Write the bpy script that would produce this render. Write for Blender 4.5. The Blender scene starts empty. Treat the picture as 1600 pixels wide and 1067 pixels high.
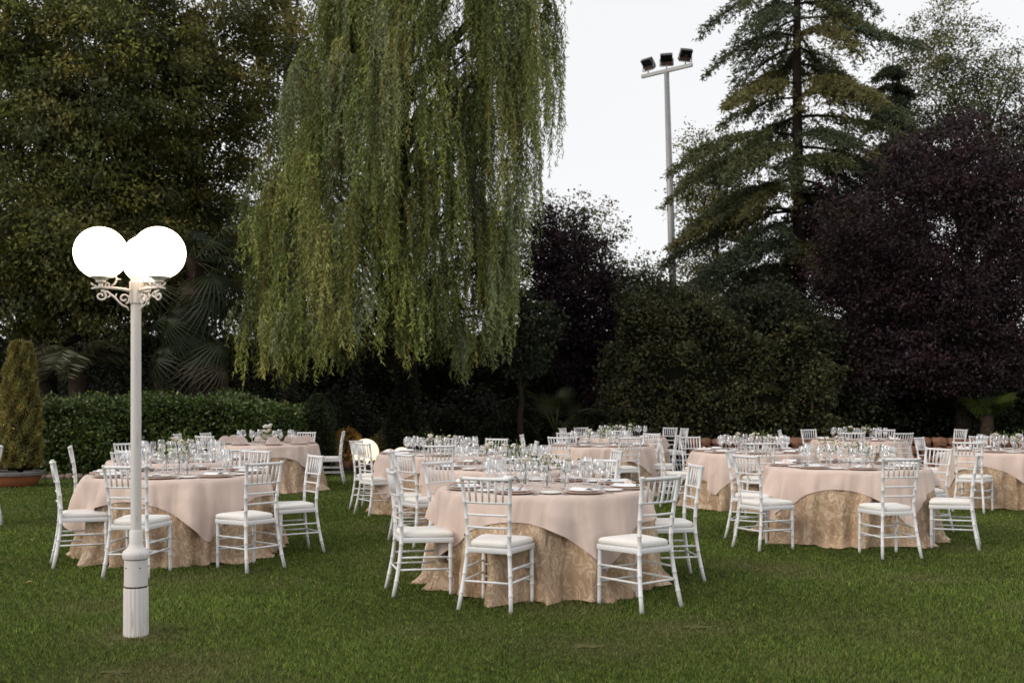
import bpy, math, random
import numpy as np
from math import sin, cos, pi, radians, sqrt, atan2, degrees
from mathutils import Vector, Matrix, noise

random.seed(11)
RNG = np.random.default_rng(11)
scene = bpy.context.scene
COL = scene.collection

# ------------------------------------------------------------------ camera
F_PX, CAM_H, HORIZON = 1640.0, 1.445, 630.5          # focal length in px of a 1600 px wide frame
cam_data = bpy.data.cameras.new('camera')
cam = bpy.data.objects.new('camera', cam_data)
COL.objects.link(cam)
cam.location = (0, 0, CAM_H)
cam.rotation_euler = (pi / 2, 0, 0)
cam_data.sensor_width = 36.0
cam_data.lens = F_PX / 1600 * 36.0
cam_data.shift_y = (HORIZON - 533.5) / 1600           # level camera, frame shifted up: uprights stay parallel
cam_data.clip_start, cam_data.clip_end = 0.1, 1500
cam_data.dof.use_dof = True
cam_data.dof.focus_distance = 8.6
cam_data.dof.aperture_fstop = 2.8
scene.camera = cam

# ------------------------------------------------------------------ world, sun, exposure
SUN_EL, SUN_AZ = radians(30), radians(238)             # veiled sun, behind the camera and to the left
world = bpy.data.worlds.new('World')
scene.world = world
world.use_nodes = True
wn, wl = world.node_tree.nodes, world.node_tree.links
wn.clear()
w_out = wn.new('ShaderNodeOutputWorld')
w_bg = wn.new('ShaderNodeBackground')
w_sky = wn.new('ShaderNodeTexSky')
w_sky.sky_type = 'NISHITA'
w_sky.sun_disc = False
w_sky.sun_elevation = SUN_EL
w_sky.sun_rotation = SUN_AZ
w_sky.air_density = 1.0
w_sky.dust_density = 2.0
w_sky.ozone_density = 1.0
w_hsv = wn.new('ShaderNodeHueSaturation')
w_hsv.inputs['Saturation'].default_value = 0.42
w_mix = wn.new('ShaderNodeMix')
w_mix.data_type = 'RGBA'
w_mix.inputs[0].default_value = 0.80                   # thin even cloud over the whole sky
w_tc = wn.new('ShaderNodeTexCoord')
w_nz = wn.new('ShaderNodeTexNoise'); w_nz.inputs['Scale'].default_value = 2.6; w_nz.inputs['Detail'].default_value = 5
w_cl = wn.new('ShaderNodeMix'); w_cl.data_type = 'RGBA'
w_cl.inputs[6].default_value = (10.2, 10.25, 10.5, 1); w_cl.inputs[7].default_value = (10.9, 10.8, 10.7, 1)
wl.new(w_tc.outputs['Generated'], w_nz.inputs['Vector']); wl.new(w_nz.outputs['Fac'], w_cl.inputs[0])
wl.new(w_cl.outputs[2], w_mix.inputs[7])
wl.new(w_sky.outputs[0], w_hsv.inputs['Color'])
wl.new(w_hsv.outputs[0], w_mix.inputs[6])
wl.new(w_mix.outputs[2], w_bg.inputs['Color'])
w_bg.inputs['Strength'].default_value = 0.111
wl.new(w_bg.outputs[0], w_out.inputs['Surface'])

sun_data = bpy.data.lights.new('sun', 'SUN')
sun_data.energy = 1.45
sun_data.angle = radians(32)
sun_data.color = (1.0, 0.9, 0.76)
sun = bpy.data.objects.new('sun', sun_data)
COL.objects.link(sun)
sd = Vector((sin(SUN_AZ) * cos(SUN_EL), cos(SUN_AZ) * cos(SUN_EL), sin(SUN_EL)))
sun.rotation_euler = sd.to_track_quat('Z', 'Y').to_euler()
sun.location = (20, 40, 30)

scene.view_settings.view_transform = 'Standard'
scene.view_settings.look = 'None'
scene.view_settings.exposure = -0.10
scene.view_settings.gamma = 1.0
scene.view_settings.use_curve_mapping = False
cy = scene.cycles
cy.use_denoising = True
cy.max_bounces = 6
cy.diffuse_bounces = 3
cy.glossy_bounces = 2
cy.transmission_bounces = 4
cy.transparent_max_bounces = 16
cy.caustics_reflective = False
cy.caustics_refractive = False

# ------------------------------------------------------------------ helpers
def tag(o, label=None, cat=None, group=None, kind=None):
    if label: o['label'] = label
    if cat: o['category'] = cat
    if group: o['group'] = group
    if kind: o['kind'] = kind
    return o

def empty(name, loc, rotz=0.0, **k):
    o = bpy.data.objects.new(name, None)
    o.empty_display_size = 0.1
    COL.objects.link(o)
    o.location = loc
    o.rotation_euler = (0, 0, rotz)
    return tag(o, **k)

def obj(name, mesh, parent=None, loc=None, rot=None, scale=None, **k):
    o = bpy.data.objects.new(name, mesh)
    COL.objects.link(o)
    if parent is not None: o.parent = parent
    if loc is not None: o.location = loc
    if rot is not None: o.rotation_euler = rot
    if scale is not None: o.scale = scale
    return tag(o, **k)

def mesh_np(name, verts, faces, mat, col=None, smooth=False):
    """verts (N,3), faces (M,k) with one k; col (N,3)"""
    me = bpy.data.meshes.new(name)
    verts = np.ascontiguousarray(verts, dtype=np.float32)
    faces = np.ascontiguousarray(faces, dtype=np.int32)
    M, k = faces.shape
    me.vertices.add(len(verts)); me.vertices.foreach_set('co', verts.ravel())
    me.loops.add(M * k); me.loops.foreach_set('vertex_index', faces.ravel())
    me.polygons.add(M)
    me.polygons.foreach_set('loop_start', np.arange(0, M * k, k, dtype=np.int32))
    if smooth:
        me.polygons.foreach_set('use_smooth', np.ones(M, dtype=bool))
    me.update(calc_edges=True)
    if col is not None:
        a = me.attributes.new('Col', 'FLOAT_COLOR', 'POINT')
        c = np.ones((len(verts), 4), dtype=np.float32); c[:, :3] = col
        a.data.foreach_set('color', c.ravel())
    me.materials.append(mat)
    return me

class MB:
    """collects simple shapes into one mesh"""
    def __init__(s): s.v, s.f = [], []
    def add(s, vs, fs):
        b = len(s.v); s.v += [tuple(p) for p in vs]; s.f += [tuple(i + b for i in f) for f in fs]; return s
    def box(s, c, d, rot=None, taper=1.0):
        x, y, z = d[0] / 2, d[1] / 2, d[2] / 2
        vs = [Vector((sx * x * (taper if sz > 0 else 1), sy * y * (taper if sz > 0 else 1), sz * z)) for sz in (-1, 1) for sx, sy in ((-1, -1), (1, -1), (1, 1), (-1, 1))]
        if rot is not None: vs = [rot @ p for p in vs]
        vs = [p + Vector(c) for p in vs]
        return s.add(vs, [(3, 2, 1, 0), (4, 5, 6, 7), (0, 1, 5, 4), (1, 2, 6, 5), (2, 3, 7, 6), (3, 0, 4, 7)])
    def tube(s, pts, rad, n=7, cap=True):
        pts = [Vector(p) for p in pts]
        if not hasattr(rad, '__len__'): rad = [rad] * len(pts)
        vs, fs = [], []
        prev = None
        for i, p in enumerate(pts):
            t = (pts[min(i + 1, len(pts) - 1)] - pts[max(i - 1, 0)])
            t = t.normalized() if t.length > 1e-9 else Vector((0, 0, 1))
            if prev is None:
                u = t.orthogonal().normalized()
            else:
                u = prev - t * prev.dot(t)
                u = u.normalized() if u.length > 1e-6 else t.orthogonal().normalized()
            prev = u
            w = t.cross(u)
            for j in range(n):
                a = 2 * pi * j / n
                vs.append(p + (u * cos(a) + w * sin(a)) * rad[i])
        for i in range(len(pts) - 1):
            for j in range(n):
                k = (j + 1) % n
                fs.append((i * n + j, i * n + k, (i + 1) * n + k, (i + 1) * n + j))
        if cap:
            fs.append(tuple(reversed(range(n))))
            b = (len(pts) - 1) * n
            fs.append(tuple(b + j for j in range(n)))
        return s.add(vs, fs)
    def lathe(s, prof, n=20, c=(0, 0, 0), flute=0.0, nfl=0):
        """prof: (r, z) list from bottom to top"""
        vs, fs = [], []
        for r, z in prof:
            for j in range(n):
                a = 2 * pi * j / n
                rr = r * (1 + (flute * cos(nfl * a) if nfl else 0))
                vs.append((c[0] + rr * cos(a), c[1] + rr * sin(a), c[2] + z))
        for i in range(len(prof) - 1):
            for j in range(n):
                k = (j + 1) % n
                fs.append((i * n + j, i * n + k, (i + 1) * n + k, (i + 1) * n + j))
        if prof[0][0] > 1e-5: fs.append(tuple(reversed(range(n))))
        if prof[-1][0] > 1e-5:
            b = (len(prof) - 1) * n
            fs.append(tuple(b + j for j in range(n)))
        return s.add(vs, fs)
    def mesh(s, name, mat, smooth=True, auto=None):
        me = bpy.data.meshes.new(name)
        me.from_pydata(s.v, [], s.f)
        me.update()
        if smooth:
            me.polygons.foreach_set('use_smooth', np.ones(len(me.polygons), dtype=bool))
            if auto is not None:
                try: me.set_sharp_from_angle(angle=radians(auto))
                except Exception: pass
        me.materials.append(mat)
        return me

def ray(px, py):
    return (px - 800) / F_PX, 1.0, (HORIZON - py) / F_PX
def at(px, py, Y):
    """the point at distance Y seen at that place of the photograph: used only to measure where things stand"""
    u, fw, up = ray(px, py)
    t = Y / fw
    return Vector((u * t, Y, CAM_H + up * t))
def xat(px, Y): return (px - 800) / F_PX * Y
def zat(py, Y): return at(800, py, Y).z

# ------------------------------------------------------------------ materials
def new_mat(name):
    m = bpy.data.materials.new(name); m.use_nodes = True
    nt = m.node_tree
    return m, nt.nodes, nt.links, nt.nodes['Principled BSDF']

def plain(name, color, rough=0.5, spec=0.5, metal=0.0, var=0.0, vscale=8.0, bump=0.0, bscale=60.0, coat=0.0):
    m, N, L, p = new_mat(name)
    p.inputs['Base Color'].default_value = (*color, 1)
    p.inputs['Roughness'].default_value = rough
    p.inputs['Specular IOR Level'].default_value = spec
    p.inputs['Metallic'].default_value = metal
    if coat: p.inputs['Coat Weight'].default_value = coat
    tc = N.new('ShaderNodeTexCoord')
    if var:
        nz = N.new('ShaderNodeTexNoise'); nz.inputs['Scale'].default_value = vscale; nz.inputs['Detail'].default_value = 5
        L.new(tc.outputs['Object'], nz.inputs['Vector'])
        mx = N.new('ShaderNodeMix'); mx.data_type = 'RGBA'
        mx.inputs[6].default_value = (*[c * (1 - var) for c in color], 1)
        mx.inputs[7].default_value = (*[min(1, c * (1 + var)) for c in color], 1)
        L.new(nz.outputs['Fac'], mx.inputs[0]); L.new(mx.outputs[2], p.inputs['Base Color'])
    if bump:
        nb = N.new('ShaderNodeTexNoise'); nb.inputs['Scale'].default_value = bscale; nb.inputs['Detail'].default_value = 4
        L.new(tc.outputs['Object'], nb.inputs['Vector'])
        b = N.new('ShaderNodeBump'); b.inputs['Strength'].default_value = bump; b.inputs['Distance'].default_value = 0.02
        L.new(nb.outputs['Fac'], b.inputs['Height']); L.new(b.outputs[0], p.inputs['Normal'])
    return m

def leaf_mat(name, rough=0.55, trans=0.3, spec=0.3):
    m, N, L, p = new_mat(name)
    a = N.new('ShaderNodeAttribute'); a.attribute_name = 'Col'
    p.inputs['Roughness'].default_value = rough
    p.inputs['Specular IOR Level'].default_value = spec
    L.new(a.outputs['Color'], p.inputs['Base Color'])
    t = N.new('ShaderNodeBsdfTranslucent')
    L.new(a.outputs['Color'], t.inputs['Color'])
    mx = N.new('ShaderNodeMixShader'); mx.inputs[0].default_value = trans
    L.new(p.outputs[0], mx.inputs[1]); L.new(t.outputs[0], mx.inputs[2])
    L.new(mx.outputs[0], N['Material Output'].inputs['Surface'])
    return m

def emit(name, color, strength):
    m, N, L, p = new_mat(name)
    p.inputs['Base Color'].default_value = (0.8, 0.8, 0.8, 1)
    p.inputs['Emission Color'].default_value = (*color, 1)
    p.inputs['Emission Strength'].default_value = strength
    return m

M = {}
M['leaf'] = leaf_mat('leaf')
M['leaf_gloss'] = leaf_mat('leaf_gloss', rough=0.38, trans=0.15, spec=0.45)
M['grass'] = leaf_mat('grass_blade', rough=0.6, trans=0.25, spec=0.2)
M['bark'] = plain('bark', (0.032, 0.025, 0.020), 0.9, 0.1, var=0.5, vscale=9, bump=0.8, bscale=14)
M['twig'] = plain('twig', (0.15, 0.085, 0.04), 0.8, 0.2)
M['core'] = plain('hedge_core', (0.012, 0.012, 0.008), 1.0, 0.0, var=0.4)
M['paint'] = plain('white_paint', (0.80, 0.79, 0.80), 0.38, 0.4, var=0.02, vscale=20)
def paint_mat():
    m, N, L, p = new_mat('white_paint')
    oi = N.new('ShaderNodeObjectInfo'); tc = N.new('ShaderNodeTexCoord')
    nz = N.new('ShaderNodeTexNoise'); nz.inputs['Scale'].default_value = 26; nz.inputs['Detail'].default_value = 6
    L.new(tc.outputs['Object'], nz.inputs['Vector'])
    r = N.new('ShaderNodeValToRGB')
    r.color_ramp.elements[0].position = 0.62; r.color_ramp.elements[0].color = (0.79, 0.785, 0.80, 1)
    r.color_ramp.elements[1].position = 0.78; r.color_ramp.elements[1].color = (0.58, 0.55, 0.53, 1)
    L.new(nz.outputs['Fac'], r.inputs[0])
    mr = N.new('ShaderNodeMapRange'); mr.inputs['To Min'].default_value = 0.90; mr.inputs['To Max'].default_value = 1.0
    L.new(oi.outputs['Random'], mr.inputs['Value'])
    mx = N.new('ShaderNodeMix'); mx.data_type = 'RGBA'; mx.blend_type = 'MULTIPLY'; mx.inputs[0].default_value = 1.0
    cb = N.new('ShaderNodeCombineColor')
    for k in range(3): L.new(mr.outputs[0], cb.inputs[k])
    L.new(r.outputs[0], mx.inputs[6]); L.new(cb.outputs[0], mx.inputs[7]); L.new(mx.outputs[2], p.inputs['Base Color'])
    p.inputs['Roughness'].default_value = 0.4; p.inputs['Specular IOR Level'].default_value = 0.4
    return m
M['paint'] = paint_mat()
M['ivory'] = plain('ivory_fabric', (0.82, 0.795, 0.76), 0.85, 0.15, var=0.04, vscale=14, bump=0.12, bscale=220)
M['china'] = plain('white_china', (0.82, 0.81, 0.80), 0.2, 0.5)
M['charger'] = plain('blush_charger', (0.60, 0.45, 0.39), 0.35, 0.5)
M['card'] = plain('card', (0.80, 0.80, 0.82), 0.7, 0.2)
M['napkin'] = plain('napkin_cloth', (0.70, 0.60, 0.56), 0.85, 0.1, bump=0.1, bscale=120)
M['steel'] = plain('steel', (0.62, 0.62, 0.62), 0.22, 0.5, metal=1.0)
M['petal'] = plain('white_petal', (0.88, 0.86, 0.78), 0.7, 0.2, var=0.06, vscale=30)
M['galv'] = plain('galvanised_steel', (0.30, 0.30, 0.31), 0.5, 0.5, metal=0.4, var=0.15, vscale=3)
M['dark_metal'] = plain('dark_housing', (0.05, 0.045, 0.045), 0.5, 0.4)
M['brown_metal'] = plain('brown_housing', (0.16, 0.10, 0.085), 0.5, 0.4)
M['lens'] = plain('flood_lens', (0.012, 0.014, 0.014), 0.15, 0.6)
M['terracotta'] = plain('terracotta', (0.36, 0.13, 0.06), 0.85, 0.2, var=0.3, vscale=7, bump=0.2)
M['grey_rim'] = plain('weathered_rim', (0.17, 0.16, 0.155), 0.9, 0.2, var=0.35, vscale=9)
M['stone'] = plain('red_stone', (0.24, 0.125, 0.085), 0.95, 0.1, var=0.45, vscale=4, bump=0.6, bscale=16)
M['pale_stone'] = plain('pale_stone', (0.26, 0.19, 0.16), 0.95, 0.1, var=0.4, vscale=5, bump=0.6, bscale=16)
M['soil'] = plain('soil', (0.035, 0.026, 0.018), 1.0, 0.05, var=0.5, vscale=3, bump=1.0, bscale=10)
M['dry'] = plain('dry_thatch', (0.105, 0.105, 0.045), 1.0, 0.05, var=0.45, vscale=25, bump=0.8, bscale=60)
M['fallen'] = plain('dry_leaf', (0.42, 0.24, 0.11), 0.8, 0.2)

def shade_post():
    m, N, L, p = new_mat('post_paint')
    tc = N.new('ShaderNodeTexCoord')
    n1 = N.new('ShaderNodeTexNoise'); n1.inputs['Scale'].default_value = 5; n1.inputs['Detail'].default_value = 8
    mp = N.new('ShaderNodeMapping'); mp.inputs['Scale'].default_value = (9, 9, 0.9)
    L.new(tc.outputs['Object'], mp.inputs[0]); L.new(mp.outputs[0], n1.inputs['Vector'])
    r = N.new('ShaderNodeValToRGB')
    r.color_ramp.elements[0].position = 0.60; r.color_ramp.elements[0].color = (0.66, 0.625, 0.61, 1)
    r.color_ramp.elements[1].position = 0.80; r.color_ramp.elements[1].color = (0.24, 0.20, 0.18, 1)
    L.new(n1.outputs['Fac'], r.inputs[0])
    L.new(r.outputs[0], p.inputs['Base Color'])
    p.inputs['Roughness'].default_value = 0.5
    return m
M['post'] = shade_post()
M['post_dirt'] = plain('rust_stain', (0.10, 0.075, 0.06), 0.9, 0.1, var=0.4, vscale=40)

def glass_mat():
    m, N, L, p = new_mat('clear_glass')
    N.remove(p)
    lw = N.new('ShaderNodeLayerWeight'); lw.inputs['Blend'].default_value = 0.32
    tr = N.new('ShaderNodeBsdfTransparent'); tr.inputs['Color'].default_value = (0.97, 0.975, 0.975, 1)
    gl = N.new('ShaderNodeBsdfGlossy'); gl.inputs['Roughness'].default_value = 0.12; gl.inputs['Color'].default_value = (0.95, 0.95, 0.97, 1)
    mx = N.new('ShaderNodeMixShader')
    mr = N.new('ShaderNodeMapRange'); mr.inputs['To Min'].default_value = 0.17; mr.inputs['To Max'].default_value = 0.95
    L.new(lw.outputs['Facing'], mr.inputs['Value']); L.new(mr.outputs[0], mx.inputs[0])
    L.new(tr.outputs[0], mx.inputs[1]); L.new(gl.outputs[0], mx.inputs[2])
    L.new(mx.outputs[0], N['Material Output'].inputs['Surface'])
    return m
M['glass'] = glass_mat()

def cloth_blush():
    m, N, L, p = new_mat('blush_cloth')
    tc = N.new('ShaderNodeTexCoord')
    p.inputs['Roughness'].default_value = 0.8
    p.inputs['Specular IOR Level'].default_value = 0.2
    p.inputs['Sheen Weight'].default_value = 0.15
    n = N.new('ShaderNodeTexNoise'); n.inputs['Scale'].default_value = 2.2; n.inputs['Detail'].default_value = 3
    L.new(tc.outputs['Object'], n.inputs['Vector'])
    mx = N.new('ShaderNodeMix'); mx.data_type = 'RGBA'
    mx.inputs[6].default_value = (0.63, 0.50, 0.44, 1); mx.inputs[7].default_value = (0.69, 0.55, 0.485, 1)
    L.new(n.outputs['Fac'], mx.inputs[0]); L.new(mx.outputs[2], p.inputs['Base Color'])
    n2 = N.new('ShaderNodeTexNoise'); n2.inputs['Scale'].default_value = 5.5; n2.inputs['Detail'].default_value = 4; n2.inputs['Distortion'].default_value = 0.4
    m2 = N.new('ShaderNodeMapping'); m2.inputs['Scale'].default_value = (1, 1, 0.45)
    L.new(tc.outputs['Object'], m2.inputs[0]); L.new(m2.outputs[0], n2.inputs['Vector'])
    b = N.new('ShaderNodeBump'); b.inputs['Strength'].default_value = 0.6; b.inputs['Distance'].default_value = 0.04
    L.new(n2.outputs['Fac'], b.inputs['Height']); L.new(b.outputs[0], p.inputs['Normal'])
    return m
M['blush'] = cloth_blush()

def cloth_damask():
    m, N, L, p = new_mat('gold_damask')
    tc = N.new('ShaderNodeTexCoord')
    # scrolling woven figure: distorted rings of a voronoi
    mp = N.new('ShaderNodeMapping'); mp.inputs['Scale'].default_value = (1, 1, 0.75)
    L.new(tc.outputs['Object'], mp.inputs[0])
    nz = N.new('ShaderNodeTexNoise'); nz.inputs['Scale'].default_value = 4.5; nz.inputs['Detail'].default_value = 2
    L.new(mp.outputs[0], nz.inputs['Vector'])
    ad = N.new('ShaderNodeVectorMath'); ad.operation = 'MULTIPLY_ADD'
    ad.inputs[1].default_value = (0.42, 0.42, 0.42)
    L.new(nz.outputs['Color'], ad.inputs[0]); L.new(mp.outputs[0], ad.inputs[2])
    vo = N.new('ShaderNodeTexVoronoi'); vo.inputs['Scale'].default_value = 9.0
    L.new(ad.outputs[0], vo.inputs['Vector'])
    mt = N.new('ShaderNodeMath'); mt.operation = 'MULTIPLY'; mt.inputs[1].default_value = 19
    L.new(vo.outputs['Distance'], mt.inputs[0])
    sn = N.new('ShaderNodeMath'); sn.operation = 'SINE'; L.new(mt.outputs[0], sn.inputs[0])
    rp = N.new('ShaderNodeValToRGB')
    rp.color_ramp.elements[0].position = 0.40; rp.color_ramp.elements[0].color = (0.44, 0.30, 0.195, 1)
    rp.color_ramp.elements[1].position = 0.66; rp.color_ramp.elements[1].color = (0.57, 0.43, 0.295, 1)
    mr = N.new('ShaderNodeMapRange'); mr.inputs['From Min'].default_value = -1
    L.new(sn.outputs[0], mr.inputs['Value'])
    nb = N.new('ShaderNodeTexNoise'); nb.inputs['Scale'].default_value = 13; nb.inputs['Detail'].default_value = 2
    L.new(mp.outputs[0], nb.inputs['Vector'])
    mb_ = N.new('ShaderNodeMapRange'); mb_.inputs['From Min'].default_value = 0.32; mb_.inputs['From Max'].default_value = 0.5
    L.new(nb.outputs['Fac'], mb_.inputs['Value'])
    mm = N.new('ShaderNodeMath'); mm.operation = 'MULTIPLY'
    L.new(mr.outputs[0], mm.inputs[0]); L.new(mb_.outputs[0], mm.inputs[1]); L.new(mm.outputs[0], rp.inputs[0])
    m3 = N.new('ShaderNodeMapping'); m3.inputs['Scale'].default_value = (1, 1, 0.22)
    n3 = N.new('ShaderNodeTexNoise'); n3.inputs['Scale'].default_value = 6.0; n3.inputs['Detail'].default_value = 4
    L.new(tc.outputs['Object'], m3.inputs[0]); L.new(m3.outputs[0], n3.inputs['Vector'])
    r3 = N.new('ShaderNodeValToRGB')          # fold sheen put into the colour as vertical streaks
    r3.color_ramp.elements[0].position = 0.35; r3.color_ramp.elements[0].color = (0.90, 0.88, 0.86, 1)
    r3.color_ramp.elements[1].position = 0.65; r3.color_ramp.elements[1].color = (1.06, 1.06, 1.06, 1)
    L.new(n3.outputs['Fac'], r3.inputs[0])
    m4 = N.new('ShaderNodeMix'); m4.data_type = 'RGBA'; m4.blend_type = 'MULTIPLY'; m4.inputs[0].default_value = 1.0
    L.new(rp.outputs[0], m4.inputs[6]); L.new(r3.outputs[0], m4.inputs[7])
    L.new(m4.outputs[2], p.inputs['Base Color'])
    rr = N.new('ShaderNodeMapRange'); rr.inputs['To Min'].default_value = 0.62; rr.inputs['To Max'].default_value = 0.30
    L.new(mr.outputs[0], rr.inputs['Value']); L.new(rr.outputs[0], p.inputs['Roughness'])
    p.inputs['Specular IOR Level'].default_value = 0.45
    p.inputs['Sheen Weight'].default_value = 0.1
    n2 = N.new('ShaderNodeTexNoise'); n2.inputs['Scale'].default_value = 8; n2.inputs['Detail'].default_value = 5; n2.inputs['Distortion'].default_value = 0.5
    m2 = N.new('ShaderNodeMapping'); m2.inputs['Scale'].default_value = (1, 1, 0.38)
    L.new(tc.outputs['Object'], m2.inputs[0]); L.new(m2.outputs[0], n2.inputs['Vector'])
    b = N.new('ShaderNodeBump'); b.inputs['Strength'].default_value = 1.0; b.inputs['Distance'].default_value = 0.06
    L.new(n2.outputs['Fac'], b.inputs['Height']); L.new(b.outputs[0], p.inputs['Normal'])
    return m
M['damask'] = cloth_damask()

def lawn_mat():
    m, N, L, p = new_mat('lawn')
    tc = N.new('ShaderNodeTexCoord')
    def nz(scale, det=4):
        n = N.new('ShaderNodeTexNoise'); n.inputs['Scale'].default_value = scale; n.inputs['Detail'].default_value = det
        L.new(tc.outputs['Object'], n.inputs['Vector']); return n
    a, b, c = nz(0.9, 5), nz(26, 6), nz(0.42, 4)
    r1 = N.new('ShaderNodeValToRGB')
    r1.color_ramp.elements[0].position = 0.3; r1.color_ramp.elements[0].color = (0.040, 0.056, 0.010, 1)
    r1.color_ramp.elements[1].position = 0.7; r1.color_ramp.elements[1].color = (0.070, 0.090, 0.018, 1)
    L.new(a.outputs['Fac'], r1.inputs[0])
    mx = N.new('ShaderNodeMix'); mx.data_type = 'RGBA'; mx.blend_type = 'MULTIPLY'; mx.inputs[0].default_value = 0.6
    r2 = N.new('ShaderNodeValToRGB')
    r2.color_ramp.elements[0].position = 0.35; r2.color_ramp.elements[0].color = (0.35, 0.35, 0.35, 1)
    r2.color_ramp.elements[1].position = 0.7; r2.color_ramp.elements[1].color = (1.25, 1.25, 1.2, 1)
    L.new(b.outputs['Fac'], r2.inputs[0]); L.new(r1.outputs[0], mx.inputs[6]); L.new(r2.outputs[0], mx.inputs[7])
    L.new(mx.outputs[2], p.inputs['Base Color'])
    p.inputs['Roughness'].default_value = 0.95; p.inputs['Specular IOR Level'].default_value = 0.1
    bp = N.new('ShaderNodeBump'); bp.inputs['Strength'].default_value = 0.9; bp.inputs['Distance'].default_value = 0.04
    L.new(b.outputs['Fac'], bp.inputs['Height']); L.new(bp.outputs[0], p.inputs['Normal'])
    return m
M['lawn'] = lawn_mat()
M['globe'] = emit('lit_globe', (1.0, 0.79, 0.57), 4.5)
M['floor_globe'] = emit('lit_floor_globe', (1.0, 0.84, 0.58), 1.35)

# ------------------------------------------------------------------ ground
def sheet(name, x0, x1, y0, y1, z, mat, nx=2, ny=2, bumpy=0.0):
    xs, ys = np.linspace(x0, x1, nx), np.linspace(y0, y1, ny)
    X, Y = np.meshgrid(xs, ys)
    Z = np.full_like(X, z)
    v = np.stack([X.ravel(), Y.ravel(), Z.ravel()], 1)
    idx = np.arange(nx * ny).reshape(ny, nx)
    f = np.stack([idx[:-1, :-1].ravel(), idx[:-1, 1:].ravel(), idx[1:, 1:].ravel(), idx[1:, :-1].ravel()], 1)
    return obj(name, mesh_np(name, v, f, mat), kind='structure')
sheet('lawn', -400, 400, -200, 800, 0.0, M['lawn'])
sheet('planting_bed', -22, -4.6, 20.0, 48, 0.008, M['soil'])
sheet('planting_bed', -4.6, 24, 22.6, 48, 0.008, M['soil'])

# ------------------------------------------------------------------ leaves
def rot_basis(d):
    d = d / np.linalg.norm(d, axis=1, keepdims=True)
    r = RNG.normal(size=d.shape)
    u = np.cross(d, r); u /= (np.linalg.norm(u, axis=1, keepdims=True) + 1e-9)
    return d, u

def palette(n, cols, weights, jitter=0.22, blend=None):
    cols = np.array(cols, dtype=np.float64)
    idx = RNG.choice(len(cols), n, p=np.array(weights) / np.sum(weights))
    c = cols[idx] * (1 + jitter * RNG.normal(size=(n, 1)))
    c *= 1 + 0.06 * RNG.normal(size=(n, 3))
    return np.clip(c, 0.003, 0.9)

def leaf_quads(pos, d, length, width, fold=0.25):
    d, u = rot_basis(d)
    n = np.cross(d, u)
    L, W = length[:, None], width[:, None]
    mid = pos + d * L * 0.45 + n * L * 0.06
    v = np.stack([pos, mid + u * W * 0.5, pos + d * L, mid - u * W * 0.5], 1).reshape(-1, 3)
    f = np.arange(len(pos) * 4).reshape(-1, 4)
    return v, f

def leaf_mesh(name, pos, d, length, width, cols, mat):
    v, f = leaf_quads(pos, d, length, width)
    return mesh_np(name, v, f, mat, np.repeat(cols, 4, axis=0))

def clump_points(blobs, rng=RNG, shell=0.45):
    """blobs: (x,y,z,rx,ry,rz,n) -> clump centres and outward directions"""
    P, D = [], []
    for x, y, z, rx, ry, rz, n in blobs:
        d = rng.normal(size=(n, 3)); d /= np.linalg.norm(d, axis=1, keepdims=True)
        r = shell + (1 - shell) * rng.random(n) ** 0.6
        # lumpy outline
        lump = 1 + 0.16 * np.sin(d[:, 0] * 5.1 + x) * np.cos(d[:, 2] * 4.3 + z) + 0.1 * np.sin(d[:, 1] * 7 + d[:, 0] * 6)
        P.append(np.array([x, y, z]) + d * (r * lump)[:, None] * np.array([rx, ry, rz])); D.append(d)
    return np.concatenate(P), np.concatenate(D)

def leaf_cloud(P, D, per, spread, lsize, wsize, cols, weights, droop=0.4, flat=0.6):
    n = len(P)
    k = n * per
    cid = np.repeat(np.arange(n), per)
    s = spread * (0.65 + 0.7 * RNG.random(n))[cid][:, None]
    off = RNG.normal(size=(k, 3)) * s * np.array([1, 1, flat])
    pos = P[cid] + off
    d = D[cid] * 0.6 + RNG.normal(size=(k, 3)) * 0.7 + np.array([0, 0, -droop])
    cc = palette(n, cols, weights, 0.32)[cid] * (1 + 0.14 * RNG.normal(size=(k, 1)))
    cc = np.clip(cc, 0.003, 0.9)
    ln = lsize * (0.7 + 0.6 * RNG.random(k)); wd = wsize * (0.7 + 0.6 * RNG.random(k))
    return pos, d, ln, wd, cc

def limb(mb, a, b, r0, r1, sag=0.3, n=6, seg=6):
    a, b = Vector(a), Vector(b)
    pts = []
    for i in range(seg + 1):
        t = i / seg
        p = a.lerp(b, t)
        p.z += sag * sin(pi * t) * (b - a).length * 0.3
        p += Vector((random.uniform(-1, 1), random.uniform(-1, 1), random.uniform(-1, 1))) * 0.04 * (b - a).length * (1 if 0 < i < seg else 0)
        pts.append(p)
    mb.tube(pts, [r0 + (r1 - r0) * i / seg for i in range(seg + 1)], n)

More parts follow.
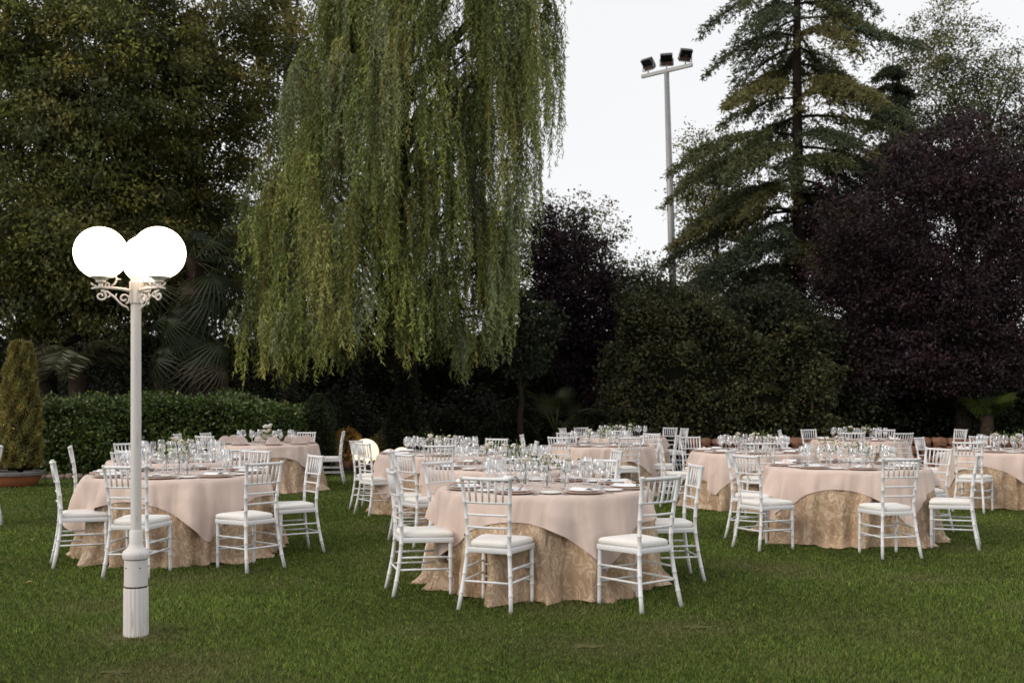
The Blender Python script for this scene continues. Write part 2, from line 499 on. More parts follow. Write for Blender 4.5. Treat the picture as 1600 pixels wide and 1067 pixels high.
def tree(name, label, cat, base, trunk_h, trunk_r, blobs, per, spread, lsize, wsize, cols, weights, mat='leaf', shell=0.45, droop=0.4, nlimbs=14, group=None, flat=0.6, lean=(0, 0)):
    root = empty(name, (base[0], base[1], 0), label=label, cat=cat, group=group)
    bl = [(x - base[0], y - base[1], z, a, b, c, n) for x, y, z, a, b, c, n in blobs]
    P, D = clump_points(bl, shell=shell)
    keep = P[:, 2] > 0.15
    P, D = P[keep], D[keep]
    pos, d, ln, wd, cc = leaf_cloud(P, D, per, spread, lsize, wsize, cols, weights, droop, flat)
    obj('crown', leaf_mesh(name + '_crown', pos, d, ln, wd, cc, M[mat]), root)
    mb = MB()
    top = Vector((lean[0], lean[1], trunk_h))
    pts, rr = [], []
    for i in range(9):
        t = i / 8
        pts.append(Vector((lean[0] * t + random.uniform(-.05, .05) * (i > 0), lean[1] * t + random.uniform(-.05, .05) * (i > 0), trunk_h * t)))
        rr.append(trunk_r * (1.25 if i == 0 else 1) * (1 - 0.75 * t))
    mb.tube(pts, rr, 9)
    for i in range(nlimbs):
        q = P[RNG.integers(len(P))]
        t = min(0.95, max(0.2, (q[2] / trunk_h) * 0.75))
        a = top * t
        limb(mb, a, q, trunk_r * 0.42 * (1 - t * 0.5), 0.012, 0.15, 5)
    for i in range(nlimbs * 5):
        i1 = RNG.integers(len(P)); q = P[i1]
        dd = np.linalg.norm(P - q, axis=1) + 100 * (np.arange(len(P)) == i1)
        near = np.argsort(dd)[:6]
        q2 = P[near[RNG.integers(6)]]
        limb(mb, q, q2, 0.016, 0.006, 0.0, 4, 2)
    obj('trunk', mb.mesh(name + '_trunk', M['bark']), root)
    return root

# ---- colours of leaves (albedo)
OLIVE = [(0.105, 0.112, 0.033), (0.16, 0.16, 0.042), (0.205, 0.190, 0.048), (0.23, 0.17, 0.045), (0.07, 0.08, 0.03)]
OLIVE_W = [5, 4, 1.8, 0.06, 3]
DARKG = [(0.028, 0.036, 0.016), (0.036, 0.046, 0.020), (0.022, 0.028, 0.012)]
HEDGE = [(0.066, 0.100, 0.024), (0.092, 0.130, 0.031), (0.042, 0.068, 0.018), (0.16, 0.19, 0.04)]
PLUM = [(0.034, 0.018, 0.022), (0.046, 0.023, 0.028), (0.024, 0.013, 0.017), (0.060, 0.029, 0.033)]
PALE = [(0.12, 0.13, 0.05), (0.17, 0.155, 0.055), (0.09, 0.105, 0.04)]

# ------------------------------------------------------------------ big trees on the left
tree('broadleaf_tree', 'tall olive green broadleaf tree behind the white globe lamp post', 'tree', (xat(70, 23.5), 23.5), 9.5, 0.30,
     [(xat(60, 23), 23.2, 6.3, 2.6, 2.3, 3.3, 430), (xat(170, 23), 22.9, 8.3, 2.5, 2.2, 2.9, 330), (xat(20, 23), 23.5, 10.5, 3.0, 2.4, 2.6, 280), (xat(150, 23), 22.6, 5.0, 1.9, 1.6, 1.5, 220), (xat(30, 23), 22.9, 4.2, 2.2, 1.6, 1.3, 200), (xat(210, 23), 23, 4.0, 1.5, 1.4, 1.1, 120)],
     104, 0.20, 0.112, 0.052, OLIVE, OLIVE_W, droop=0.7, shell=0.3)
tree('broadleaf_tree', 'yellowish broadleaf tree left of the willow with sky showing through', 'tree', (xat(300, 25), 25), 10.5, 0.26,
     [(xat(270, 24.5), 24.6, 7.9, 2.2, 2.0, 2.3, 200), (xat(300, 24.5), 24.8, 10.8, 2.8, 2.2, 2.2, 210), (xat(230, 24.5), 24.8, 5.2, 2.1, 1.6, 1.8, 190), (xat(385, 25), 25.2, 9.0, 1.3, 1.6, 2.4, 90), (xat(350, 25), 25.4, 5.0, 1.7, 1.5, 2.0, 130)],
     100, 0.20, 0.112, 0.052, OLIVE, [3, 5, 3.5, 0.12, 2], droop=0.7, shell=0.3)
tree('poplar_tree', 'tall dark poplar with small leaves and bright sky gaps beside the willow', 'tree', (xat(450, 29), 29), 13.5, 0.28,
     [(xat(440, 29), 29.2, 8.2, 1.7, 1.6, 3.3, 85), (xat(470, 29), 29, 12.2, 2.0, 1.8, 2.8, 95), (xat(400, 29), 29.4, 5.6, 1.6, 1.5, 2.0, 110)],
     44, 0.19, 0.085, 0.06, DARKG, [1, 1, 1], droop=0.3, shell=0.15)
tree('poplar_tree', 'dark thin poplar standing far behind the left broadleaf trees', 'tree', (xat(215, 33), 33), 14, 0.28,
     [(xat(200, 33), 33, 7, 3.6, 1.8, 3.6, 170), (xat(330, 33), 33, 6, 2.6, 1.8, 2.8, 120), (xat(40, 33), 33, 7, 3.4, 1.8, 4.0, 200)],
     44, 0.24, 0.10, 0.07, DARKG, [1, 1, 1], droop=0.3, shell=0.1)

# ------------------------------------------------------------------ weeping willow
def willow():
    bx, by = xat(610, 22.8), 22.8
    root = empty('willow_tree', (bx, by, 0), label='large weeping willow with long hanging green tresses over the lawn edge', cat='tree')
    mb, tw = MB(), MB()
    trunk = [(0.28, 1.3, 0), (0.26, 1.2, 1.6), (0.12, 0.9, 3.4), (0.1, 0.3, 6), (0.25, 0, 9), (0.3, 0, 11.5)]
    mb.tube(trunk, [0.34, 0.28, 0.25, 0.2, 0.14, 0.06], 10)
    LP, LD, LL, LW, LC = [], [], [], [], []
    base_cols = np.array([(0.25, 0.30, 0.085), (0.31, 0.35, 0.10), (0.175, 0.22, 0.07), (0.34, 0.345, 0.12), (0.28, 0.33, 0.17)])
    n_cl = 470
    made = 0
    while made < n_cl:
        z0 = random.uniform(3.1, 12.4)
        # outline radius of the crown at that height, left and right sides differ
        a = random.uniform(0, 2 * pi)
        if made % 3: a = random.uniform(pi + 0.1, 2 * pi - 0.1)      # the side seen gets more tresses
        left = cos(a) < 0
        if left: R = 3.25 if z0 < 5.5 else 3.25 - (z0 - 5.5) * 0.38
        else:    R = 2.75 if z0 < 6.0 else 2.75 + min(0.85, (z0 - 6.0) * 0.32)
        R = max(R, 1.2)
        rr = R * random.uniform(0.25, 1.0) ** 0.5
        px, py = rr * cos(a), rr * sin(a) * 0.85
        if random.random() < 0.4:
            limb(mb, (0.1, 0, max(2.2, z0 - random.uniform(1.0, 2.5))), (px, py, z0), 0.05, 0.012, 0.5, 5, 7)
        made += 1
        ccol = base_cols[random.randrange(5)] * random.uniform(0.5, 1.25)
        bottom = 1.95 + random.uniform(-0.35, 0.55) + max(0, rr - 2.7) * 0.25
        if not left and rr > 2.2: bottom += random.uniform(0.2, 1.6)
        ns = random.randint(9, 16)
        clen = min(z0 - bottom, random.uniform(1.3, 3.4))
        if clen < 0.8: continue
        width = random.uniform(0.10, 0.20)
        for s in range(ns):
            sx, sy = random.gauss(0, width), random.gauss(0, width)
            ln = clen * random.uniform(0.45, 1.0) * (1 - 0.25 * min(1, abs(sx) / 0.6))
            if ln < 0.3: continue
            out = Vector((px, py, 0)); out = out.normalized() if out.length > 0.1 else Vector((0, -1, 0))
            bulge = random.uniform(0.05, 0.22)
            k = max(4, int(ln / 0.027))
            t = (np.arange(k) + RNG.random(k)) / k
            sway = 0.06 * np.sin(t * 5 + s) * t
            X = px + sx * (0.35 + 0.65 * np.minimum(1, t * 3)) + out.x * bulge * np.sin(np.minimum(1, t * 2.2) * pi / 2) + sway
            Yy = py + sy * (0.35 + 0.65 * np.minimum(1, t * 3)) + out.y * bulge * np.sin(np.minimum(1, t * 2.2) * pi / 2)
            Z = z0 + 0.12 * np.sin(np.minimum(1, t * 6) * pi) - ln * t
            LP.append(np.stack([X, Yy, Z], 1))
            ang = RNG.random(k) * 2 * pi
            sp = 0.35 + 0.45 * RNG.random(k)
            d = np.stack([np.cos(ang) * sp, np.sin(ang) * sp, -0.85 + 0.3 * RNG.normal(size=k)], 1)
            LD.append(d)
            LL.append(0.105 * (0.6 + 0.8 * RNG.random(k))); LW.append(0.023 * (0.8 + 0.5 * RNG.random(k)))
            tipy = np.clip((t - 0.6) * 1.6, 0, 1)[:, None] * (1.0 if random.random() < 0.5 else 0.3)
            c = ccol[None, :] * (1 + 0.16 * RNG.normal(size=(k, 1))) * (1 + tipy * np.array([0.45, 0.38, 0.0]))
            LC.append(np.clip(c, 0.01, 0.6))
            if s % 3 == 0:
                tw.tube([(X[0], Yy[0], Z[0]), (X[k // 2], Yy[k // 2], Z[k // 2]), (X[-1], Yy[-1], Z[-1])], [0.007, 0.005, 0.003], 3, cap=False)
    obj('trunk', mb.mesh('willow_trunk', M['bark']), root)
    obj('hanging_twigs', tw.mesh('willow_twigs', M['twig']), root)
    obj('crown', leaf_mesh('willow_crown', np.concatenate(LP), np.concatenate(LD), np.concatenate(LL), np.concatenate(LW), np.concatenate(LC), M['leaf']), root)
willow()

# ------------------------------------------------------------------ deodar cedar
def cedar(name, label, px, Y, H, z_lo, len_fn, dens0, seed, cols, trunk_r=0.17):
    rs = random.Random(seed)
    x0 = xat(px, Y)
    root = empty(name, (x0, Y, 0), label=label, cat='tree')
    mb = MB()
    mb.tube([(0, 0, 0), (0.03, 0, H * 0.3), (-0.03, 0, H * 0.6), (0, 0, H)], [trunk_r * 1.3, trunk_r, trunk_r * 0.75, 0.02], 9)
    LP, LD, LC, LL, LW = [], [], [], [], []
    z = z_lo
    while z < H - 0.1:
        dens = dens0 * (1.0 if z < 7 else max(0.75, 1.05 - (z - 7) * 0.07))
        for b in range(rs.choice((4, 5)) if z < 8 else rs.choice((3, 4))):
            az = rs.uniform(0, 2 * pi)
            Lb = len_fn(z) * rs.uniform(0.6, 1.12)
            if Lb < 0.3: continue
            rise = rs.uniform(0.02, 0.22); fall = rs.uniform(0.36, 0.72)
            n = max(5, int(Lb / 0.22))
            pts = []
            for i in range(n + 1):
                u = i / n
                pts.append(Vector((cos(az) * Lb * u, sin(az) * Lb * u, z + Lb * (rise * u - fall * u * u))))
            mb.tube(pts, [0.045 * (1 - i / n) * min(1, Lb / 3) + 0.006 for i in range(n + 1)], 5, cap=False)
            side = Vector((-sin(az), cos(az), 0))
            bc = np.array(cols[rs.randrange(len(cols))]) * rs.uniform(0.8, 1.2)
            for i in range(1, n + 1):
                u = i / n
                if u < 0.18: continue
                tl = (0.34 * Lb * (1 - u) + 0.26) * rs.uniform(0.7, 1.25)
                for sg in (-1, 1, 0):
                    dirv = (side * sg + Vector((cos(az), sin(az), 0)) * 0.7).normalized()
                    m = int(dens * (14 + 60 * tl))
                    t = RNG.random(m)
                    base = np.array(pts[i])[None, :] + np.array(dirv)[None, :] * (t * tl)[:, None]
                    base[:, 2] -= rs.uniform(0.3, 0.95) * tl * t ** 1.5
                    base += RNG.normal(size=(m, 3)) * np.array([0.05, 0.05, 0.045])
                    LP.append(base)
                    dd = np.array(dirv)[None, :] * 0.7 + RNG.normal(size=(m, 3)) * 0.55 + np.array([0, 0, -0.45])
                    LD.append(dd)
                    LL.append(0.14 * (0.7 + 0.6 * RNG.random(m))); LW.append(0.045 * (0.7 + 0.6 * RNG.random(m)))
                    LC.append(np.clip(bc[None, :] * (1 + 0.2 * RNG.normal(size=(m, 1))), 0.005, 0.4))
        z += rs.uniform(0.26, 0.60)
    obj('trunk', mb.mesh(name + '_trunk', M['bark']), root)
    obj('crown', leaf_mesh(name + '_crown', np.concatenate(LP), np.concatenate(LD), np.concatenate(LL), np.concatenate(LW), np.concatenate(LC), M['leaf']), root)
CEDC = [(0.100, 0.120, 0.060), (0.130, 0.142, 0.062), (0.080, 0.100, 0.056), (0.165, 0.152, 0.058)]
cedar('cedar_tree', 'tall deodar cedar with layered drooping branches right of the floodlight mast', 1247, 30, 18.5, 3.2,
      lambda z: 3.8 - 0.05 * (z - 3) if z < 9 else max(0.25, 3.6 - 0.27 * (z - 9)), 1.1, 5, CEDC)
cedar('cypress_tree', 'narrow dark conifer standing behind the tall cedar', 1395, 36, 13.4, 3.5, lambda z: max(0.5, 2.1 * (1 - (z - 3.5) / 11.5)), 1.3, 9, DARKG, 0.14)

# ------------------------------------------------------------------ other trees, right half
tree('plum_tree', 'smaller purple leaved plum tree between the willow and the ivy hedge', 'tree', (xat(895, 27), 27), 4.2, 0.16,
     [(xat(893, 27), 27, 4.1, 1.45, 1.3, 2.4, 330), (xat(930, 27), 26.8, 3.0, 1.05, 1.0, 1.6, 160), (xat(865, 27), 27, 5.3, 0.8, 0.8, 1.2, 80)],
     62, 0.17, 0.085, 0.055, PLUM, [4, 3, 3, 0.5], shell=0.3, droop=0.2)
tree('plum_tree', 'big dark purple leaved plum tree filling the right side', 'tree', (xat(1500, 25), 25), 6.0, 0.22,
     [(xat(1480, 25), 25, 5.4, 2.7, 2.2, 2.6, 520), (xat(1590, 25), 25.2, 6.6, 2.0, 1.9, 2.3, 250), (xat(1385, 25), 25, 3.9, 1.5, 1.5, 2.0, 230), (xat(1545, 25), 24.6, 3.6, 2.4, 1.7, 1.7, 260), (xat(1450, 25), 25, 7.0, 1.1, 1.2, 1.3, 80), (xat(1470, 25), 24.3, 2.5, 2.6, 1.4, 0.9, 200), (xat(1320, 25), 24.9, 5.0, 1.0, 1.0, 1.4, 80)],
     64, 0.19, 0.085, 0.055, PLUM, [4, 3, 3, 0.5], shell=0.3, droop=0.2, lean=(0.3, 0), nlimbs=30)
tree('hornbeam_tree', 'small dull green tree with layered leaves in front of the smaller plum', 'tree', (xat(815, 24.5), 24.5), 3.0, 0.10,
     [(xat(815, 24.5), 24.5, 3.1, 0.75, 0.8, 1.05, 110), (xat(790, 24.5), 24.6, 3.9, 0.5, 0.6, 0.6, 40)],
     48, 0.14, 0.10, 0.07, [(0.045, 0.058, 0.030), (0.060, 0.072, 0.036), (0.034, 0.046, 0.026)], [1, 1, 1], shell=0.3, flat=0.35)
tree('young_elm', 'pale leafed thin tree rising behind the smaller plum', 'tree', (xat(900, 34), 34), 7.2, 0.10,
     [(xat(850, 34), 34, 6.7, 1.2, 1.0, 1.8, 90), (xat(915, 34), 34, 6.2, 1.5, 1.0, 2.1, 140), (xat(985, 34), 34, 4.7, 1.3, 1.0, 1.6, 150), (xat(1030, 34), 34, 4.2, 1.0, 1.0, 1.2, 80)],
     34, 0.20, 0.10, 0.06, PALE, [3, 2, 2], shell=0.1, nlimbs=18)
tree('young_ash', 'yellow green leafed tree directly right of the mast before the cedar', 'tree', (xat(1120, 36), 36), 9.0, 0.13,
     [(xat(1108, 36), 36, 8.0, 1.25, 1.2, 3.1, 200), (xat(1090, 36), 36, 9.6, 0.7, 0.8, 1.4, 50), (xat(1085, 36), 36, 5.2, 1.3, 1.2, 1.8, 100), (xat(1150, 36), 36, 9.0, 1.0, 1.0, 1.8, 60), (xat(1030, 36), 36, 4.6, 1.4, 1.0, 1.3, 80)],
     42, 0.20, 0.10, 0.06, [(0.13, 0.13, 0.045), (0.21, 0.175, 0.055), (0.10, 0.105, 0.04)], [3, 3, 2], shell=0.1, nlimbs=18)
tree('locust_tree', 'tall airy tree with fine branches behind the big plum', 'tree', (xat(1545, 37), 37), 12.0, 0.20,
     [(xat(1530, 37), 37, 11.6, 2.8, 2.0, 3.6, 300), (xat(1595, 37), 37, 9.0, 2.4, 1.8, 3.0, 220), (xat(1460, 37), 37, 13.2, 1.9, 1.6, 2.4, 150), (xat(1450, 37), 37, 9.5, 1.6, 1.4, 2.0, 110)],
     58, 0.24, 0.11, 0.055, PALE, [3, 1, 3], shell=0.1, nlimbs=34)
tree('holm_oak', 'dark evergreen oak behind the cedar and the big plum', 'tree', (xat(1340, 34), 34), 7.0, 0.2,
     [(xat(1340, 34), 34, 5.6, 2.2, 1.6, 2.4, 210), (xat(1480, 34), 34, 5.0, 2.6, 1.6, 2.0, 200), (xat(1220, 34), 34, 4.6, 1.6, 1.4, 1.8, 120)],
     46, 0.22, 0.10, 0.07, DARKG, [1, 1, 1], shell=0.1)

# ------------------------------------------------------------------ hedges
def lumpy_box(x0, x1, y0, y1, h, amp=0.1, nx=40, ny=8, nz=10, slope=None):
    """closed hedge body as front/top/back/side grids; returns points with normals for leaves and a core mesh"""
    mb = MB()
    hx = lambda x: h if slope is None else slope(x)
    def q(u, v, w):
        x = x0 + (x1 - x0) * u
        y = y0 + (y1 - y0) * v
        z = hx(x) * w
        n = noise.noise(Vector((x * 1.1, y * 1.1, z * 1.1))) * amp
        return Vector((x, y + (-n if v < 0.5 else n), max(0.0, z + (n if w > 0.5 else 0))))
    def grid(fn, a, b):
        vs = [fn(i / a, j / b) for i in range(a + 1) for j in range(b + 1)]
        fs = [(i * (b + 1) + j, (i + 1) * (b + 1) + j, (i + 1) * (b + 1) + j + 1, i * (b + 1) + j + 1) for i in range(a) for j in range(b)]
        mb.add(vs, fs)
    grid(lambda s, t: q(s, 0, t), nx, nz); grid(lambda s, t: q(s, t, 1), nx, ny); grid(lambda s, t: q(1 - s, 1, t), nx, nz)
    grid(lambda s, t: q(0, 1 - s, t), ny, nz); grid(lambda s, t: q(1, s, t), ny, nz)
    return mb, q

def hedge(name, label, x0, x1, y0, y1, h, n, lsize, wsize, cols, weights, mat='leaf', amp=0.12, slope=None, clumpy=0.35, cat='hedge', lift=0.12):
    root = empty(name, ((x0 + x1) / 2, (y0 + y1) / 2, 0), label=label, cat=cat)
    cx, cyy = (x0 + x1) / 2, (y0 + y1) / 2
    ins = 0.12
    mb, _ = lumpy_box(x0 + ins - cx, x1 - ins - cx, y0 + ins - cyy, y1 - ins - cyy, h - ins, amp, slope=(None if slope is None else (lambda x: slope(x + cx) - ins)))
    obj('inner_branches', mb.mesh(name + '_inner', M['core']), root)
    _, q = lumpy_box(x0 - cx, x1 - cx, y0 - cyy, y1 - cyy, h, amp, 2, 2, 2, slope=(None if slope is None else (lambda x: slope(x + cx))))
    W, Dp = x1 - x0, y1 - y0
    areas = np.array([W * h, W * Dp * 0.8, Dp * h, Dp * h]); pr = areas / areas.sum()
    pos = np.zeros((n, 3)); nor = np.zeros((n, 3))
    side = RNG.choice(4, n, p=pr); r1, r2 = RNG.random(n), RNG.random(n)
    for i in range(n):
        s = side[i]
        if s == 0: p = q(r1[i], 0, r2[i]); nn = (0, -1, 0.25)
        elif s == 1: p = q(r1[i], r2[i], 1); nn = (0, 0, 1)
        elif s == 2: p = q(0, r1[i], r2[i]); nn = (-1, 0, 0.2)
        else: p = q(1, r1[i], r2[i]); nn = (1, 0, 0.2)
        pos[i] = p; nor[i] = nn
    lum = np.array([noise.noise(Vector(p) * 1.7) for p in pos])
    pos += nor * (lum * lift * 1.2 + RNG.normal(size=n) * lift * 0.45)[:, None]
    pos[:, 2] = np.maximum(pos[:, 2], 0.02)
    d = nor * 0.7 + RNG.normal(size=(n, 3)) * 0.75 + np.array([0, 0, -0.15])
    c = palette(n, cols, weights, 0.25) * (1 + clumpy * lum[:, None])
    k = RNG.random(n)
    obj('foliage', leaf_mesh(name + '_leaves', pos, d, lsize * (0.7 + 0.6 * k), wsize * (0.7 + 0.6 * k), np.clip(c, 0.004, 0.5), M[mat]), root)
    return root

def left_slope(x): return 1.46 - max(0, x + 6.0) * 0.08
hedge('laurel_hedge', 'low clipped glossy green hedge along the left lawn edge', xat(48, 20.3), xat(462, 20.3), 20.3, 21.6, 1.62, 26000, 0.085, 0.045, HEDGE, [4, 3, 3, 0.5], 'leaf_gloss', slope=left_slope)
def ivy_top(x):
    t = (x - xat(965, 24)) / (xat(1300, 24) - xat(965, 24))
    return 3.75 + 0.28 * sin(t * 9) + 0.16 * sin(t * 23 + 1) - (1.5 * max(0, t - 0.45) / 0.55) - 1.1 * max(0, 0.12 - t) / 0.12
hedge('ivy_hedge', 'tall hedge overgrown with dark ivy below the floodlight mast', xat(965, 24), xat(1300, 24), 24, 26, 3.9, 30000, 0.085, 0.06,
      [(0.066, 0.070, 0.030), (0.090, 0.090, 0.036), (0.046, 0.050, 0.024), (0.14, 0.10, 0.03)], [4, 3, 3, 0.5], 'leaf', amp=0.45, slope=ivy_top, lift=0.26)
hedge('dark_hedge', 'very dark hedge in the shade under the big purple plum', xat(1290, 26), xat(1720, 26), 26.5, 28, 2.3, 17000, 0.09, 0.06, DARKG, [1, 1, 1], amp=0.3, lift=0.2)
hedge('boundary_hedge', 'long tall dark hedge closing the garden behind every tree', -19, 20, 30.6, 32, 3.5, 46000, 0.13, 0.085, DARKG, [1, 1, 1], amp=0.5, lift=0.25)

tree('elder_tree', 'dark leafy elder rising above the left end of the ivy hedge', 'tree', (xat(1030, 25.2), 25.2), 3.2, 0.06,
     [(xat(1015, 25), 25, 3.7, 0.8, 0.8, 0.9, 90), (xat(1090, 25), 24.9, 3.5, 0.9, 0.8, 0.7, 90), (xat(985, 25), 24.6, 2.4, 0.6, 0.7, 1.2, 70)],
     50, 0.17, 0.10, 0.06, [(0.062, 0.068, 0.030), (0.085, 0.086, 0.036), (0.044, 0.049, 0.023)], [1, 1, 1], shell=0.2, nlimbs=0)
tree('elder_tree', 'dark leafy elder at the sloping right end of the ivy hedge', 'tree', (xat(1220, 25.2), 25.2), 2.8, 0.06,
     [(xat(1180, 25), 25, 3.6, 0.9, 0.8, 0.8, 90), (xat(1250, 25), 24.8, 2.8, 1.0, 0.8, 1.0, 110), (xat(1320, 25), 25, 2.0, 0.9, 0.8, 1.2, 100)],
     50, 0.17, 0.10, 0.06, [(0.040, 0.044, 0.020), (0.052, 0.056, 0.024), (0.030, 0.034, 0.017)], [1, 1, 1], shell=0.2, nlimbs=0)

def shrub(name, label, px, Y, r, h, n, cols, weights, lsize=0.08, wsize=0.045, cat='shrub', group=None, mat='leaf', core=True, top=0.6, rough=False):
    x = xat(px, Y)
    root = empty(name, (x, Y, 0), label=label, cat=cat, group=group)
    u = RNG.random(n); a = RNG.random(n) * 2 * pi
    z = u * h
    prof = np.sqrt(np.clip(1 - np.clip((u - top) / (1 - top), 0, 1) ** 2, 0, 1)) * (0.86 + 0.14 * np.sin(u * 3))
    lum = np.sin(a * 5 + u * 7) * 0.07 + np.sin(a * 9 - u * 13) * 0.05
    if rough: lum = lum + 0.25 * np.sin(a * 3 + u * 5 + x) * np.cos(u * 6 - a * 2) + 0.15 * RNG.normal(size=n); z = z * (1 + 0.22 * np.sin(a * 3 + x * 2))
    rr = r * prof * (0.78 + 0.22 * RNG.random(n) + lum)
    pos = np.stack([rr * np.cos(a), rr * np.sin(a), z], 1)
    d = np.stack([np.cos(a), np.sin(a), 0.4 + 0 * a], 1) + RNG.normal(size=(n, 3)) * 0.6
    c = palette(n, cols, weights, 0.22) * (1 + 2.0 * lum[:, None])
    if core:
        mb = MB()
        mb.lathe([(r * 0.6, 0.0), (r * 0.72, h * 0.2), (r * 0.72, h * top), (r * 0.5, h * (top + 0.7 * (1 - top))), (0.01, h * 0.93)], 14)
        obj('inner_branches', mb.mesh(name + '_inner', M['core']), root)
    obj('foliage', leaf_mesh(name + '_leaves', pos, d, lsize * (0.7 + 0.6 * RNG.random(n)), wsize * (0.7 + 0.6 * RNG.random(n)), np.clip(c, 0.004, .5), M[mat]), root)
    return root

shrub('topiary_bush', 'dark rounded clipped bush right of the low left hedge', 496, 21.2, 0.36, 1.62, 6000, [(0.036, 0.050, 0.020), (0.048, 0.062, 0.024)], [1, 1], 0.06, 0.03, 'bush')
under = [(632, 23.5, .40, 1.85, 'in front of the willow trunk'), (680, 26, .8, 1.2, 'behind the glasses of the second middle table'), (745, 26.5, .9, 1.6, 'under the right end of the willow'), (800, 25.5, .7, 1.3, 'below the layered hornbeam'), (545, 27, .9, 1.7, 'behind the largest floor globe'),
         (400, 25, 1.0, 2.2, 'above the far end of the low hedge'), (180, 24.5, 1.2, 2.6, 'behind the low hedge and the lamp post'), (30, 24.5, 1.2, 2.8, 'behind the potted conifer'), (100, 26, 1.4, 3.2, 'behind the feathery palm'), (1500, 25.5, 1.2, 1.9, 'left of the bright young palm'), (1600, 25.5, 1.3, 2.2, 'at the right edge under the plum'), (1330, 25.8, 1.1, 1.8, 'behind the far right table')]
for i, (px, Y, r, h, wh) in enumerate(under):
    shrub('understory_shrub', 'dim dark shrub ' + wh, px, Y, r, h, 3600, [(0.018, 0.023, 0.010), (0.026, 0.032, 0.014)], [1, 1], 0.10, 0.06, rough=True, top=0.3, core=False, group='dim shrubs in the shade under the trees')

# low planting next to the floor globes, their warm glow put into the leaf colour
shrub('glow_tinted_shrub', 'small golden shrub with orange globe glow in its leaf colour, left of floor globes', 541, 24.2, 0.32, 0.85, 900, [(0.30, 0.19, 0.04), (0.38, 0.21, 0.05)], [1, 1], 0.10, 0.05, core=False)
shrub('glow_tinted_shrub', 'low golden shrub with globe glow in its leaf colour, behind two small floor globes', 628, 25.4, 0.75, 0.82, 1300, [(0.24, 0.19, 0.04), (0.16, 0.15, 0.04)], [1, 1], 0.10, 0.05, core=False)

# ------------------------------------------------------------------ potted conifer
def potted_conifer():
    Y = 18.4; x = xat(32, Y)
    t = empty('potted_conifer', (x, Y, 0.30), label='columnar golden green conifer growing in a wide terracotta bowl', cat='conifer')
    h = 2.18
    n = 17000
    u = RNG.random(n) ** 0.9; a = RNG.random(n) * 2 * pi
    z = 0.02 + u * h
    prof = 0.35 * np.clip(1 - (u - 0.12) / 0.95, 0, 1) ** 0.38 * np.where(u < 0.12, 0.82 + u * 1.5, 1)
    lum = np.sin(a * 5 + u * 13) * 0.10 + np.sin(a * 9 - u * 29) * 0.09 + np.sin(u * 37 + a * 3) * 0.06
    rr = prof * (0.84 + 0.16 * RNG.random(n) + lum)
    pos = np.stack([rr * np.cos(a), rr * np.sin(a), z], 1)
    d = np.stack([np.cos(a) * 0.5, np.sin(a) * 0.5, 0.9 + 0 * a], 1) + RNG.normal(size=(n, 3)) * 0.45
    c = palette(n, [(0.23, 0.20, 0.060), (0.165, 0.17, 0.052), (0.29, 0.24, 0.075), (0.24, 0.17, 0.062)], [4, 3, 2, 1.2], 0.18) * (1 + 2.2 * lum[:, None])
    obj('crown', leaf_mesh('conifer_leaves', pos, d, 0.07 * (0.7 + 0.6 * RNG.random(n)), 0.024 * (0.7 + 0.6 * RNG.random(n)), np.clip(c, .006, .5), M['leaf']), t)
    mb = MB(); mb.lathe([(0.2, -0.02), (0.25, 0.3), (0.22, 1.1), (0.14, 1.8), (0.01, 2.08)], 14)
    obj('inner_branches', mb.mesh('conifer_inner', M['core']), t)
    mb = MB(); mb.tube([(0, 0, -0.1), (0, 0, 0.4)], 0.05, 8)
    obj('trunk', mb.mesh('conifer_trunk', M['bark']), t)
    p = empty('plant_pot', (xat(24, Y), Y, 0), label='wide terracotta bowl with grey rim holding the columnar conifer', cat='pot')
    mb = MB(); mb.lathe([(0.30, 0.0), (0.34, 0.02), (0.40, 0.12), (0.435, 0.19)], 32)
    obj('bowl', mb.mesh('pot_bowl', M['terracotta'], auto=40), p)
    mb = MB(); mb.lathe([(0.432, 0.19), (0.475, 0.20), (0.482, 0.25), (0.46, 0.265), (0.42, 0.255), (0.41, 0.22)], 32)
    obj('rim', mb.mesh('pot_rim', M['grey_rim'], auto=40), p)
    mb = MB(); mb.lathe([(0.415, 0.215), (0.415, 0.222)], 24)
    obj('soil', mb.mesh('pot_soil', M['soil']), p)
potted_conifer()

# ------------------------------------------------------------------ palms
def fan_blade(nseg, R, droop, spread=radians(150), stiff=0.0):
    """fan leaf in local space: petiole end at origin, fan opening along +x, up +z"""
    V, Fc = [], []
    for i in range(nseg):
        a = -spread + 2 * spread * i / (nseg - 1)
        L = R * (0.72 + 0.28 * cos(a * 0.55)) * random.uniform(0.9, 1.05)
        w = 0.024 * R / 0.9
        dx, dy = cos(a), sin(a)
        nx, ny = -dy, dx
        pts = []
        for t, ww in ((0.02, 0.25), (0.35, 1.0), (0.68, 0.75), (1.0, 0.05)):
            r = L * t
            z = -droop * (t ** 2.2) * L + 0.10 * R * (1 - abs(a) / spread) * t
            pts.append((r * dx, r * dy, z, ww * w))
        b = len(V)
        for x, y, z, ww in pts:
            V.append((x + nx * ww, y + ny * ww, z + 0.006)); V.append((x - nx * ww, y - ny * ww, z - 0.006))
        for k in range(3):
            Fc.append((b + 2 * k, b + 2 * k + 1, b + 2 * k + 3, b + 2 * k + 2))
    return np.array(V), np.array(Fc)

